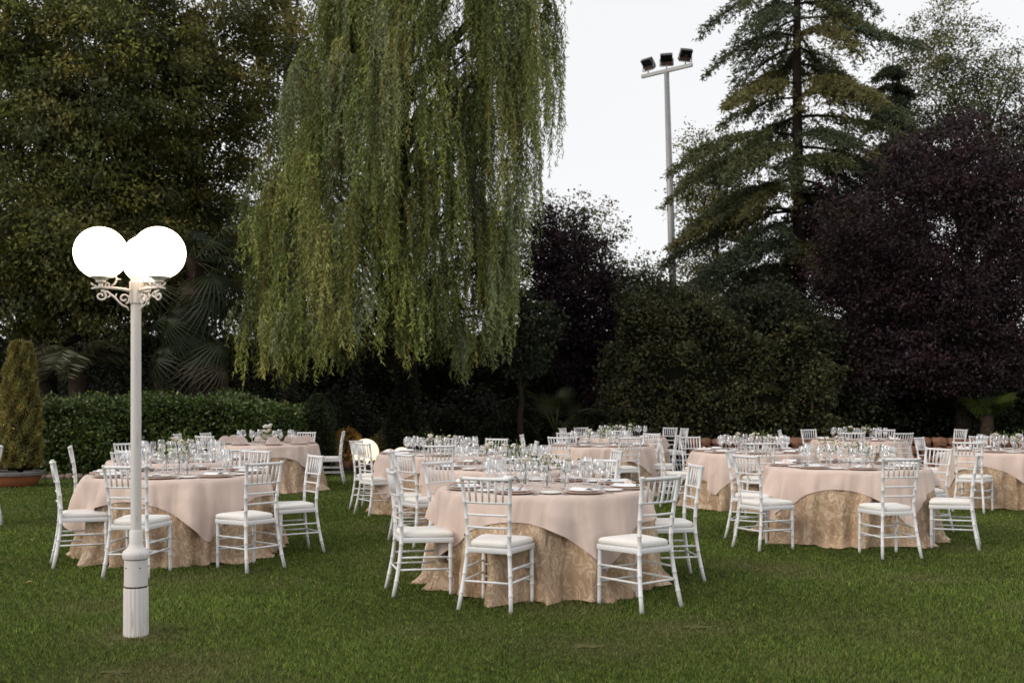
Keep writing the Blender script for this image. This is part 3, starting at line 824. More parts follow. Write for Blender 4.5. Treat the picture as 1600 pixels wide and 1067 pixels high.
def fan_palm(name, label, px, Y, crown_z, trunk_r, fronds, cols, group=None, dead=None, skirt=True):
    x = xat(px, Y)
    root = empty(name, (x, Y, 0), label=label, cat='palm', group=group)
    mb = MB()
    n = max(4, int(crown_z / 0.12))
    mb.tube([(0.02 * sin(i), 0.02 * cos(i * 1.3), crown_z * i / n) for i in range(n + 1)], [trunk_r * (1.1 + 0.14 * (i % 2)) for i in range(n + 1)], 10)
    obj('trunk', mb.mesh(name + '_trunk', M['palm_trunk']), root)
    for (az, el, pet, R, droop, old) in fronds:
        V, Fc = fan_blade(24, R, droop)
        # tilt: petiole direction (az, el); fan continues and bends downwards
        pd = Vector((cos(az) * cos(el), sin(az) * cos(el), sin(el)))
        start = Vector((0, 0, crown_z - 0.03 - (random.uniform(0, 0.45) * crown_z if el < -0.4 else 0)))
        end = start + pd * pet + Vector((0, 0, -0.12 * pet * cos(el)))
        el2 = el - 0.35
        fx = Vector((cos(az) * cos(el2), sin(az) * cos(el2), sin(el2)))
        fy = Vector((-sin(az), cos(az), 0))
        fz = fx.cross(fy)
        mat = np.array([fx, fy, fz])
        W = V @ mat + np.array(end)
        W[:, 2] = np.maximum(W[:, 2], 0.05)
        base = np.array(dead if old else cols[random.randrange(len(cols))]) * random.uniform(0.8, 1.2)
        c = np.repeat(base[None, :], len(W), 0) * (1 + 0.12 * np.repeat(RNG.normal(size=(len(W) // 8, 1)), 8, 0))
        fr = obj('frond', mesh_np(name + '_frond', W, Fc, M['leaf'], np.clip(c, .005, .5)), root)
        pb = MB(); pb.tube([start, start.lerp(end, 0.5) + Vector((0, 0, 0.04 * pet)), end], [0.016, 0.011, 0.008], 5)
        obj('petiole', pb.mesh(name + '_petiole', M['petiole']), fr)
    return root
M['palm_trunk'] = plain('palm_trunk', (0.05, 0.034, 0.025), 0.95, 0.1, var=0.5, vscale=14, bump=0.9, bscale=30)
M['petiole'] = plain('petiole', (0.085, 0.085, 0.035), 0.6, 0.3)
PALM = [(0.032, 0.044, 0.020), (0.042, 0.054, 0.024), (0.024, 0.034, 0.016)]
random.seed(5)
fr = []
for i in range(13): fr.append((i * 2.4 + random.uniform(-.2, .2), random.uniform(0.15, 1.15), random.uniform(0.6, 0.95), random.uniform(0.6, 0.75), random.uniform(0.3, 0.6), False))
for i in range(28): fr.append((-pi / 2 + random.uniform(-1.8, 1.8), random.uniform(-1.3, -0.3), random.uniform(0.5, 0.95), random.uniform(0.55, 0.75), random.uniform(0.7, 1.2), i % 5 == 0))
fan_palm('fan_palm', 'large fan palm with drooping fronds between the lamp post and the willow', 305, 21.9, 4.45, 0.14, fr, PALM, dead=(0.08, 0.06, 0.042))
fr = []
for i in range(24): fr.append((-pi / 2 + random.uniform(-1.9, 1.9), random.uniform(-1.35, -0.55), random.uniform(0.6, 1.0), random.uniform(0.6, 0.8), random.uniform(0.7, 1.2), i % 3 == 0))
fan_palm('fan_palm', 'shorter fan palm with hanging brown skirt beside the hedge', 282, 22.4, 3.15, 0.17, fr, PALM, dead=(0.085, 0.06, 0.042))
fr = [(i * 2.4, random.uniform(0.75, 1.45), random.uniform(0.30, 0.45), random.uniform(0.42, 0.55), 0.2, False) for i in range(12)]
fan_palm('young_palm', 'small fan palm with bright green fronds behind the low stone wall', 1541, 24.0, 1.15, 0.12, fr, [(0.08, 0.115, 0.02), (0.06, 0.09, 0.02)])
fr = [(i * 2.4, random.uniform(0.5, 1.4), random.uniform(0.7, 0.95), random.uniform(0.4, 0.52), 0.3, False) for i in range(8)]
fan_palm('young_palm', 'small dim fan palm with orange stem left of the ivy hedge', 868, 25.0, 0.75, 0.07, fr, [(0.05, 0.06, 0.022)])
fr = [(i * 2.4, random.uniform(0.3, 1.4), random.uniform(0.6, 0.9), random.uniform(0.4, 0.52), 0.3, False) for i in range(10)]
fan_palm('young_palm', 'small bushy dim fan palm against the ivy hedge side', 912, 25.4, 0.55, 0.07, fr, [(0.05, 0.06, 0.022)])

def date_palm():
    px, Y, cz = 120, 22.4, 2.2
    root = empty('feather_palm', (xat(px, Y), Y, 0), label='feathery palm arching above the hedge beside the potted conifer', cat='palm')
    mb = MB(); mb.tube([(0, 0, 0), (0, 0, cz)], [0.2, 0.16], 9)
    obj('trunk', mb.mesh('feather_palm_trunk', M['palm_trunk']), root)
    for i in range(15):
        az = i * 2.4 + random.uniform(-.2, .2); el = random.uniform(0.35, 1.25); L = random.uniform(1.5, 2.1)
        d = Vector((cos(az), sin(az), 0)); sd_ = Vector((-sin(az), cos(az), 0))
        rib = [Vector((0, 0, cz)) + d * (L * u * cos(el * (1 - 0.3 * u))) + Vector((0, 0, L * (u * sin(el) - 0.75 * u ** 2.2))) for u in np.linspace(0, 1, 9)]
        rb = MB(); rb.tube(rib, [0.016 * (1 - 0.8 * k / 8) for k in range(9)], 4)
        f = obj('frond', rb.mesh('feather_rib', M['petiole']), root)
        m = 90
        u = 0.18 + 0.82 * (np.arange(m) / m)
        P = np.array([[np.interp(t * 8, range(9), [r[k] for r in rib]) for k in range(3)] for t in u])
        sg = np.where(np.arange(m) % 2 == 0, 1, -1)[:, None]
        D = np.array(sd_)[None, :] * sg * 0.8 + np.array(d)[None, :] * 0.55 + np.array([0, 0, -0.35]) + RNG.normal(size=(m, 3)) * 0.08
        c = palette(m, [(0.062, 0.066, 0.030), (0.085, 0.080, 0.042)], [1, 1], 0.12)
        obj('leaflet', leaf_mesh('feather_leaflets', P, D, 0.42 * np.sin(np.clip(u, 0, 1) * pi * 0.85 + 0.25) + 0.1, np.full(m, 0.034), c, M['leaf_gloss']), f)
date_palm()

# ------------------------------------------------------------------ stones
def stone_mesh(seed):
    rs = random.Random(seed)
    mb = MB()
    vs, fs = [], []
    nu, nv = 7, 4
    for i in range(nv + 1):
        th = pi * i / nv
        for j in range(nu):
            a = 2 * pi * j / nu
            k = rs.uniform(0.82, 1.12)
            p = Vector((abs(sin(th)) ** 0.6 * cos(a), abs(sin(th)) ** 0.6 * sin(a), math.copysign(abs(cos(th)) ** 0.6, cos(th))))
            vs.append(p * 0.5 * k)
    for i in range(nv):
        for j in range(nu):
            k = (j + 1) % nu
            fs.append((i * nu + j, (i + 1) * nu + j, (i + 1) * nu + k, i * nu + k))
    mb.add(vs, fs)
    return mb
stone_meshes = [stone_mesh(i).mesh('stone', M['stone'], smooth=False) for i in range(5)]
pale_meshes = [stone_mesh(i + 20).mesh('edging_stone', M['pale_stone'], smooth=False) for i in range(5)]
wall = empty('stone_wall', (6.0, 22.5, 0), label='low rough wall of reddish stones behind the right hand tables', cat='wall')
x = xat(1075, 22.5)
row_h = 0.175
for row in range(4):
    x = xat(1070, 22.5) + random.uniform(0, .2)
    while x < xat(1640, 22.5):
        w = random.uniform(0.22, 0.42)
        obj('stone', random.choice(stone_meshes), wall, (x + w / 2 - 6.0, random.uniform(-.05, .05), row * row_h + row_h * 0.5), (random.uniform(-.15, .15), random.uniform(-.12, .12), random.uniform(-.2, .2)),
            (w * 1.08, 0.34, row_h * random.uniform(1.05, 1.35)))
        x += w
edge = empty('stone_edging', (-8, 20.1, 0), label='row of small pale edging stones at the foot of the left hedge', cat='edging')
x = xat(45, 20.1)
while x < xat(470, 20.1):
    w = random.uniform(0.14, 0.3)
    obj('stone', random.choice(pale_meshes), edge, (x + w / 2 + 8, random.uniform(-.03, .03), 0.045), (0, 0, random.uniform(-.3, .3)), (w, 0.16, random.uniform(.10, .15)))
    x += w
edge2 = empty('stone_edging', (-3, 23.35, 0), label='reddish edging stones glowing in the light of the floor globes', cat='edging')
x = xat(470, 23.2)
while x < xat(650, 23.2):
    w = random.uniform(0.2, 0.36)
    obj('stone', random.choice(stone_meshes), edge2, (x + w / 2 + 3, random.uniform(-.03, .03), 0.07), (0, 0, random.uniform(-.3, .3)), (w, 0.24, random.uniform(.18, .24)))
    x += w

# ------------------------------------------------------------------ floor globes
for (px, Y, r, lab) in ((571, 24.1, 0.31, 'largest glowing white floor globe seen through the chair back'),
                        (609, 22.0, 0.235, 'glowing floor globe just left of the tablecloth edge'),
                        (628, 22.9, 0.237, 'glowing floor globe mostly hidden behind the chair and table')):
    t = empty('floor_globe', (xat(px, Y), Y, 0), label=lab, cat='globe light', group='glowing globes on the ground')
    mb = MB()
    mb.lathe([(max(0.004, r * sin(pi * i / 18)), r + 0.02 - r * cos(pi * i / 18)) for i in range(1, 19)], 28)
    obj('globe', mb.mesh('floor_globe', M['floor_globe']), t)
    mb = MB(); mb.lathe([(0.13, 0), (0.13, 0.03), (0.11, 0.045)], 20)
    obj('base', mb.mesh('globe_base', M['post']), t)

# ------------------------------------------------------------------ lamp post
def lamp_post():
    Y = 6.537; X = xat(212.5, Y)
    t = empty('lamp_post', (X, Y, 0), label='white cast lamp post with three lit round globes and scroll arms', cat='lamp post')
    Z = lambda py: zat(py, Y)
    w2 = 0.0735
    z_seam, z_top = Z(914), Z(874)
    # fluted plinth
    mb = MB(); mb.lathe([(0.0735, 0.0), (0.0735, 0.02), (0.072, z_seam - 0.02), (0.070, z_seam - 0.012)], 72, flute=0.035, nfl=18)
    obj('fluted_base', mb.mesh('lamp_base', M['post'], auto=50), t)
    mb = MB(); mb.lathe([(0.066, z_seam - 0.014), (0.0665, z_seam - 0.004), (0.0665, z_seam)], 40)
    obj('seam', mb.mesh('lamp_seam', M['post_dirt'], auto=40), t)
    mb = MB(); mb.lathe([(0.0715, z_seam), (0.070, z_top - 0.01), (0.070, z_top + 0.002)], 40)
    obj('upper_base', mb.mesh('lamp_upper_base', M['post'], auto=40), t)
    for a in (-2.2, -0.9, 0.3, 2.4):
        b = MB(); b.lathe([(0.004, 0), (0.0045, 0.002), (0.002, 0.004)], 8)
        q = obj('screw', b.mesh('lamp_screw', M['post_dirt']), t, (0.0705 * cos(a), 0.0705 * sin(a), z_top - 0.045), (0, pi / 2, a))
    mb = MB()
    zc, zs = Z(873), Z(829)
    mb.lathe([(0.066, zc), (0.079, zc + 0.006), (0.083, zc + 0.022), (0.083, zc + 0.036), (0.077, zc + 0.050), (0.062, zc + 0.062), (0.047, zc + 0.08), (0.041, zc + 0.10), (0.040, zs), (0.037, zs + 0.004), (0.034, zs + 0.006)], 40)
    obj('collar', mb.mesh('lamp_collar', M['post'], auto=50), t)
    zh0, zh1 = Z(475), Z(440)
    mb = MB(); mb.lathe([(0.033, zs), (0.031, zh0 + 0.01)], 32, flute=0.02, nfl=8)
    obj('shaft', mb.mesh('lamp_shaft', M['post'], auto=60), t)
    mb = MB(); mb.lathe([(0.036, zh0), (0.040, zh0 + 0.004), (0.040, zh1 - 0.004), (0.036, zh1), (0.032, zh1), (0.031, Z(416)), (0.026, Z(412)), (0.004, Z(411))], 8)
    obj('hub', mb.mesh('lamp_hub', M['post'], auto=30), t, rot=(0, 0, pi / 8))
    zA = Z(452)
    R_ARM = 0.205
    def spiral(cx, cz, r0, r1, a0, turns, n=16):
        return [(cx + (r0 + (r1 - r0) * i / n) * cos(a0 + turns * 2 * pi * i / n), 0, cz + (r0 + (r1 - r0) * i / n) * sin(a0 + turns * 2 * pi * i / n)) for i in range(n + 1)]
    am = MB()
    am.tube([(0.036, 0, zA - 0.012), (0.07, 0, zA - 0.004), (0.12, 0, zA), (R_ARM + 0.01, 0, zA + 0.002), (R_ARM + 0.055, 0, zA - 0.010)], [0.012, 0.010, 0.0085, 0.0085, 0.005], 8)
    am.tube([(R_ARM + 0.02, 0, zA + 0.002), (R_ARM + 0.045, 0, zA + 0.014), (R_ARM + 0.058, 0, zA + 0.026)], [0.008, 0.006, 0.004], 8)
    # lower S scroll
    am.tube(spiral(0.205, zA - 0.052, 0.034, 0.008, pi / 2, 1.25) , [0.0065] * 15 + [0.007, 0.008], 6)
    am.tube([(0.205, 0, zA - 0.018), (0.165, 0, zA - 0.026), (0.125, 0, zA - 0.058), (0.085, 0, zA - 0.10), (0.052, 0, zA - 0.115), (0.042, 0, zA - 0.135)], [0.0065, 0.0075, 0.0075, 0.007, 0.006, 0.004], 6)
    am.tube(spiral(0.070, zA - 0.062, 0.034, 0.008, -pi / 2 - 0.3, -1.2), [0.0065] * 15 + [0.007, 0.008], 6)
    am.tube([(0.148, 0, zA - 0.042), (0.162, 0, zA - 0.058), (0.176, 0, zA - 0.060)], [0.006, 0.005, 0.003], 6)
    am.tube([(0.118, 0, zA - 0.064), (0.120, 0, zA - 0.045), (0.112, 0, zA - 0.032)], [0.006, 0.005, 0.003], 6)
    # upper tendril
    am.tube([(0.150, 0, zA + 0.004), (0.125, 0, zA + 0.028), (0.112, 0, zA + 0.052), (0.118, 0, zA + 0.074)] + spiral(0.130, zA + 0.073, 0.012, 0.005, pi, -0.8, 6)[1:], [0.007, 0.006, 0.006, 0.0055] + [0.005] * 6, 6)
    am.tube(spiral(0.166, zA + 0.018, 0.017, 0.006, -pi / 2, 1.0, 10), [0.006] * 11, 6)
    am.tube([(0.116, 0, zA + 0.046), (0.100, 0, zA + 0.058), (0.088, 0, zA + 0.054)], [0.006, 0.005, 0.003], 6)
    arm_mesh = am.mesh('lamp_arm', M['post'])
    cm = MB()
    z0 = zA + 0.004
    zcup = Z(430)
    cm.lathe([(0.014, z0), (0.014, zcup - 0.062), (0.030, zcup - 0.055), (0.030, zcup - 0.045), (0.040, zcup - 0.036), (0.062, zcup - 0.024), (0.066, zcup - 0.018), (0.066, zcup + 0.006), (0.060, zcup + 0.008), (0.05, zcup + 0.002)], 28)
    cup_mesh = cm.mesh('lamp_cup', M['post'], auto=40)
    r = 0.160
    zg = Z(399)
    gm = MB(); gm.lathe([(max(0.004, r * sin(pi * i / 30)), -r * cos(pi * i / 30)) for i in range(3, 31)], 48)
    globe_mesh = gm.mesh('lamp_globe', M['globe'])
    for a in (radians(208), radians(-30), radians(90)):
        obj('arm', arm_mesh, t, rot=(0, 0, a))
        obj('lamp_cup', cup_mesh, t, (R_ARM * cos(a), R_ARM * sin(a), 0))
        obj('globe', globe_mesh, t, (R_ARM * cos(a), R_ARM * sin(a), zg))
lamp_post()

# ------------------------------------------------------------------ flood light mast
def mast():
    Y = 35.0
    b, tp = at(1052, 470, Y), at(1041.5, 113, Y)
    lean = (tp - b); k = -b.z / lean.z
    foot = b + lean * k
    t = empty('floodlight_mast', (foot.x, foot.y, 0), label='tall grey steel mast with three floodlights on a crossbar', cat='floodlight')
    top = tp - Vector((foot.x, foot.y, 0))
    mb = MB(); mb.tube([(0, 0, 0), top * 0.5, top], [0.16, 0.125, 0.085], 16)
    obj('pole', mb.mesh('mast_pole', M['galv']), t)
    ca = radians(-40)
    cd = Vector((cos(ca), sin(ca), 0))
    rot = Matrix.Rotation(ca, 3, 'Z')
    mb = MB(); mb.box(top + Vector((0, 0, 0.04)), (1.95, 0.09, 0.11), rot)
    obj('crossbar', mb.mesh('mast_crossbar', M['galv'], smooth=False), t)
    for i, s in enumerate((-0.72, 0.0, 0.72)):
        yaw = radians((-46, -12, 14)[i])
        tilt = radians(44)
        c = top + cd * s + Vector((0, 0, 0.42))
        Rm = Matrix.Rotation(yaw, 3, 'Z') @ Matrix.Rotation(-tilt, 3, 'X') if False else Matrix.Rotation(yaw, 3, 'Z') @ Matrix.Rotation(tilt, 3, 'X')
        h = MB(); h.box((0, 0, 0), (0.40, 0.13, 0.38), None, 1.0)
        h.box((0, 0.11, 0.0), (0.30, 0.10, 0.30))
        hd = obj('floodlight_head', h.mesh('flood_head', M['dark_metal'], smooth=False), t, c, Rm.to_euler())
        g = MB(); g.box((0, -0.071, 0.065), (0.36, 0.02, 0.22))
        obj('lens', g.mesh('flood_lens', M['lens'], smooth=False), hd)
        g = MB(); g.box((0, -0.073, -0.118), (0.385, 0.03, 0.125))
        obj('visor', g.mesh('flood_visor', M['brown_metal'], smooth=False), hd)
        y = MB()
        for sx in (-0.25, 0.25):
            y.box((sx, 0, -0.13), (0.02, 0.05, 0.34))
        y.box((0, 0, -0.305), (0.52, 0.05, 0.02))
        br = MB()
        e = top + cd * s
        br.tube([e + Vector((0, 0, 0.1)), e + Vector((0, 0, 0.22))], 0.022, 6)
        for sx in (-0.22, 0.22):
            o_ = Matrix.Rotation(yaw, 3, 'Z') @ Vector((sx, 0, 0))
            br.tube([e + o_ + Vector((0, 0, 0.20)), e + o_ + Vector((0, 0, 0.44))], 0.016, 5)
        o1 = Matrix.Rotation(yaw, 3, 'Z') @ Vector((0.22, 0, 0))
        br.tube([e - o1 + Vector((0, 0, 0.20)), e + o1 + Vector((0, 0, 0.20))], 0.016, 5)
        obj('bracket', br.mesh('flood_bracket', M['galv']), t)
mast()

# ------------------------------------------------------------------ tables
R_T, H_T = 0.845, 0.768
TABLES = {
 # key: (cx, cy, words used in labels, overlay corner angle deg, seat start angle, number of settings)
 'T1': (0.265, 8.53, 'nearest middle table', -62, -110, 8),
 'T2': (-3.22, 10.13, 'table behind lamp post', -56, -87, 8),
 'T3': (3.63, 11.40, 'nearest right table', -68, -92, 8),
 'T4': (-4.13, 17.65, 'far left table', -20, -70, 8),
 'T5': (-0.95, 14.13, 'table beside glowing globes', -50, -88, 8),
 'T6': (-0.10, 11.27, 'second middle table', -40, -100, 8),
 'T7': (1.42, 17.03, 'third middle table', -30, -73, 8),
 'T8': (2.24, 21.2, 'farthest middle table', -45, -100, 8),
 'T9': (3.39, 14.8, 'second right table', -45, -98, 8),
 'T10': (6.45, 19.5, 'far right table', -45, -80, 8),
 'T11': (7.14, 15.0, 'right edge table', -95, -136, 8),
 'T13': (-4.0, 12.7, 'second left table', -40, -95, 8),
}
CHAIRS = {   # per table: ('p', angle, distance, turn) around the table or ('a', x, y, facing degrees)
 'T1': [('p', -154, 1.06, -10), ('p', -110, 1.065, 0), ('p', -58, 1.18, 5), ('p', 8, 1.03, 0), ('p', 143, 0.90, 0), ('p', 64, 0.98, 0), ('p', 97, 1.03, 0)],
 'T2': [('a', -3.85, 9.42, 24), ('a', -3.16, 8.90, 84), ('a', -2.32, 9.24, 140), ('a', -2.14, 10.2, 212), ('p', 72, 1.1, 0), ('p', 130, 1.04, 0)],
 'T13': [('p', 190, 1.02, 13), ('p', 138, 1.05, 0), ('p', -45, 1.1, 0), ('p', -95, 1.05, 0)],
 'T4': [('p', 150, 1.1, 20), ('p', -118, 1.2, 0), ('p', 182, 1.25, 0), ('p', 68, 0.98, 0), ('a', -3.3, 19.05, 185, 'right of the far left table by the topiary')],
 'T5': [('p', -151, 0.90, 8), ('p', 164, 1.0, 0), ('p', -88, 1.02, 0), ('p', 57, 1.1, 0), ('p', 4, 1.03, 0), ('p', 92, 1.1, 0)],
 'T6': [('p', -147, 0.93, 0), ('p', 180, 0.95, 0), ('p', 10, 1.02, 0)],
 'T7': [('p', -73, 1.02, 0), ('p', -12, 1.0, 0), ('p', 42, 1.05, 0), ('p', -122, 1.1, 0), ('p', 112, 1.05, 0), ('p', 172, 1.02, 0)],
 'T8': [('p', 158, 1.05, 0), ('p', 125, 1.1, 0), ('p', -100, 1.05, 0), ('p', 42, 1.25, 0), ('p', 14, 1.1, 0)],
 'T9': [('p', 180, 1.07, 0), ('p', 116, 1.25, 0), ('p', -98, 1.0, 0), ('p', 62, 1.15, 0)],
 'T3': [('a', 2.535, 10.5, 28), ('a', 2.60, 11.32, -24), ('a', 3.58, 10.0, 99), ('a', 4.43, 10.57, 154), ('p', 24, 1.1, 0)],
 'T10': [('p', 160, 1.2, 0), ('p', 114, 1.15, 0), ('p', -112, 1.05, 0), ('p', -74, 1.05, 0), ('p', 52, 1.2, 0), ('a', 8.6, 20.6, 195, 'far right side, pulled away from far right table')],
 'T11': [('p', 140, 1.05, 0), ('a', 6.2, 14.1, 50), ('p', 82, 1.15, 0)],
}
def chair_pose(key, c):
    cx, cyy = TABLES[key][:2]
    if c[0] == 'p':
        a = radians(c[1])
        return cx + c[2] * cos(a), cyy + c[2] * sin(a), a + pi + radians(c[3]), c[1]
    return c[1], c[2], radians(c[3]), degrees(atan2(c[2] - cyy, c[1] - cx))
def chair_legs(key):
    cx, cyy = TABLES[key][:2]; out = []
    for c in CHAIRS.get(key, []):
        x, y, f, _ = chair_pose(key, c)
        for sx in (-0.19, 0.19):
            px = x + cos(f) * 0.18 + sin(f) * sx - cx; py = y + sin(f) * 0.18 - cos(f) * sx - cyy
            if sqrt(px * px + py * py) < 1.1: out.append((atan2(py, px), sqrt(px * px + py * py)))
    return out
def fold_fn(seed, ks, amps):
    rs = random.Random(seed)
    ph = [rs.uniform(0, 2 * pi) for _ in ks]
    def f(a):
        return sum(A * math.sin(k * a + p + 0.7 * math.sin(2 * a + p)) for k, A, p in zip(ks, amps, ph))
    return f

def make_skirt(seed, legs):
    f1 = fold_fn(seed, (11, 19, 29), (0.6, 0.6, 0.35))
    f2 = fold_fn(seed + 50, (5, 9, 14), (0.5, 0.5, 0.3))
    rs = random.Random(seed + 400)
    pulls = [(radians(-76), 0.15, 0.085), (radians(-88), -0.05, 0.08)] if seed == 1 else []
    pulls += [(rs.uniform(0, 2 * pi), rs.uniform(0.07, 0.13), rs.uniform(0.06, 0.11)) for _ in range(9)]
    pulls += [(radians(rs.uniform(-125, -55)), rs.uniform(0.07, 0.11), rs.uniform(0.05, 0.09)) for _ in range(2)]
    hemf = fold_fn(seed + 31, (4, 7, 11), (0.6, 0.55, 0.45))
    def rad(a, d):           # radius of the gold cloth at angle a and drop d (0..H)
        u = d / H_T
        F = f1(a + 0.10 * u * math.sin(3 * a + seed))
        P = max(0.0, F + 0.25) ** 0.85
        r = R_T + 0.006 + u ** 0.75 * (0.012 + 0.095 * min(1.2, P)) + u ** 2 * 0.030 * f2(a)
        r += 0.026 * u * noise.noise(Vector((cos(a) * 5, sin(a) * 5, d * 4 + seed))) + 0.012 * u * noise.noise(Vector((cos(a) * 13, sin(a) * 13, d * 9 + seed)))
        if u > 0.88: r += (u - 0.88) * 0.42 * (0.8 + 1.3 * hemf(a))
        for pa, pA, pw in pulls:     # big loose folds pulled out over the grass
            da = (a - pa - 0.10 * u + pi) % (2 * pi) - pi
            if abs(da) < 4 * pw: r += pA * u ** 1.3 * math.exp(-(da / pw) ** 2)
        for la, lr in legs:          # chair legs standing against the cloth press it in
            da = abs((a - la + pi) % (2 * pi) - pi)
            if da < 0.12: r = min(r, max(R_T + 0.006, lr - 0.022 + 7 * da * da))
        return max(r, R_T + 0.004)
    return rad

def table_meshes(seed, corner, legs):
    rad = make_skirt(seed, legs)
    nphi = 360 if seed < 9 else 250
    # gold damask down to the grass
    mb = MB(); rows = []
    zt = H_T - 0.004
    prof = [0.0, 0.004, 0.02] + [0.02 + (H_T - 0.024) * ((i + 1) / 20) for i in range(20)]
    vs, fs = [], []
    hem = fold_fn(seed + 9, (6, 11, 17), (0.6, 0.5, 0.4))
    for i, d in enumerate(prof):
        for j in range(nphi):
            a = 2 * pi * j / nphi
            r = R_T - 0.01 if i == 0 else rad(a, d) if i > 1 else R_T + 0.002
            z = zt - d
            if d / H_T > 0.93: z += max(0, hem(a)) * 0.02 * ((d / H_T - 0.93) / 0.07)
            vs.append((r * cos(a), r * sin(a), max(z, 0.005)))
    n = len(prof)
    for i in range(n - 1):
        for j in range(nphi):
            k = (j + 1) % nphi
            fs.append((i * nphi + k, i * nphi + j, (i + 1) * nphi + j, (i + 1) * nphi + k))
    mb.add(vs, fs)
    skirt = mb.mesh('table_skirt', M['damask'])
    # blush overlay square
    half = 1.035
    co = radians(corner)
    f3 = fold_fn(seed + 77, (7, 12, 19), (0.5, 0.55, 0.4))
    mb = MB(); vs, fs = [], []
    rings = [0.02, 0.3, 0.6, 0.8, R_T - 0.012]
    for r in rings:
        for j in range(nphi):
            a = 2 * pi * j / nphi
            vs.append((r * cos(a), r * sin(a), H_T))
    nh = 13
    for i in range(nh + 1):
        t = i / nh
        for j in range(nphi):
            a = 2 * pi * j / nphi
            b = (a - co + pi / 4) % (pi / 2) - pi / 4          # 0 at a corner
            p = 16.0
            c1, s1 = abs(cos(a - co + pi / 4)), abs(sin(a - co + pi / 4))
            rho = half / (c1 ** p + s1 ** p) ** (1 / p)
            drop = (rho - R_T) * t
            fl = f3(a)
            r = R_T + 0.012 + drop * (0.05 + 0.20 * max(-0.5, fl)) + 0.034 * min(1, drop * 7) * max(-0.35, fl) + 0.012 * min(1, drop * 6) * noise.noise(Vector((cos(a) * 7, sin(a) * 7, drop * 8 + seed)))
            if drop > 0.02: r = max(r, rad(a, min(H_T, drop)) + 0.010)
            else: r = max(r, R_T + 0.010)
            z = H_T - drop * 0.985 - 0.004 * min(1, t * 6)
            if i == 0: r, z = R_T - 0.002, H_T - 0.001
            vs.append((r * cos(a), r * sin(a), z))
    tot = len(rings) + nh + 1
    for i in range(tot - 1):
        for j in range(nphi):
            k = (j + 1) % nphi
            fs.append((i * nphi + j, i * nphi + k, (i + 1) * nphi + k, (i + 1) * nphi + j)[::-1])
    fs.append(tuple(range(nphi)))
    mb.add(vs, fs)
    over = mb.mesh('tablecloth', M['blush'])
    return skirt, over

tm = MB(); tm.lathe([(R_T - 0.03, 0.735), (R_T - 0.015, 0.738), (R_T - 0.015, 0.757), (R_T - 0.03, 0.760)], 40)
top_mesh = tm.mesh('tabletop', M['bark'])

# ---- tableware meshes
def glass_mesh(kind):
    mb = MB()
    if kind == 'balloon':
        pr = [(0.001, 0.004), (0.036, 0.003), (0.036, 0.005), (0.008, 0.012), (0.0045, 0.03), (0.004, 0.085), (0.010, 0.098), (0.030, 0.112), (0.043, 0.135), (0.046, 0.155), (0.042, 0.185), (0.036, 0.215)]
    elif kind == 'tulip':
        pr = [(0.001, 0.004), (0.033, 0.003), (0.033, 0.005), (0.007, 0.012), (0.004, 0.03), (0.0037, 0.082), (0.010, 0.094), (0.027, 0.110), (0.034, 0.130), (0.034, 0.150), (0.028, 0.192)]
    else:
        pr = [(0.001, 0.004), (0.034, 0.003), (0.037, 0.01), (0.042, 0.05), (0.044, 0.095)]
    mb.lathe(pr[:-1] + [pr[-1], (pr[-1][0] - 0.0012, pr[-1][1]), (0.001, pr[-1][1] - 0.1 if kind == 'none' else pr[-1][1])][:1], 18)
    mb.f = [f for f in mb.f if len(f) == 4]
    return mb.mesh(kind + '_glass', M['glass'])
G = {k: glass_mesh(k) for k in ('balloon', 'tulip', 'tumbler')}
mb = MB(); mb.lathe([(0.09, 0.0), (0.12, 0.002), (0.155, 0.010), (0.163, 0.015), (0.160, 0.018), (0.12, 0.009), (0.02, 0.007)], 32)
CHARGER = mb.mesh('charger_plate', M['charger'], auto=40)
mb = MB(); mb.lathe([(0.07, 0.0), (0.085, 0.003), (0.125, 0.014), (0.132, 0.018), (0.129, 0.020), (0.085, 0.008), (0.02, 0.006)], 32)
PLATE = mb.mesh('dinner_plate', M['china'], auto=40)
mb = MB(); mb.lathe([(0.045, 0.0), (0.055, 0.003), (0.078, 0.010), (0.082, 0.013), (0.079, 0.015), (0.055, 0.006), (0.01, 0.005)], 24)
BREAD = mb.mesh('bread_plate', M['china'], auto=40)
def card_mesh():
    mb = MB(); V = []
    for i in range(6):
        for j in (0, 1):
            V.append(((i / 5 - 0.5) * 0.10, (j - 0.5) * 0.19, 0.004 + 0.020 * sin(i / 5 * pi)))
    top = [(x_, y_, z_ + 0.0012) for x_, y_, z_ in V]
    fs = [(2 * i, 2 * i + 2, 2 * i + 3, 2 * i + 1) for i in range(5)]
    mb.add(top, fs); mb.add(V, [f[::-1] for f in fs])
    return mb.mesh('menu_card', M['card'])
CARD = card_mesh()
def napkin_mesh():
    """blush napkin folded to a soft upright triangle"""
    mb = MB()
    n = 8
    V, Fc = [], []
    for s in (-1, 1):
        b = len(V)
        for i in range(n + 1):
            t = i / n - 0.5
            for k in range(4):
                u = k / 3
                V.append((t * 0.16 * (1 - u * 0.86), s * (0.045 * (1 - u) + 0.004) + 0.006 * sin(t * 9), 0.002 + 0.085 * u - 0.004 * abs(t)))
        for i in range(n):
            for k in range(3):
                q = (b + i * 4 + k, b + (i + 1) * 4 + k, b + (i + 1) * 4 + k + 1, b + i * 4 + k + 1)
                Fc.append(q if s < 0 else q[::-1])
    mb.add(V, Fc)
    return mb.mesh('napkin', M['napkin'])
NAPKIN = napkin_mesh()
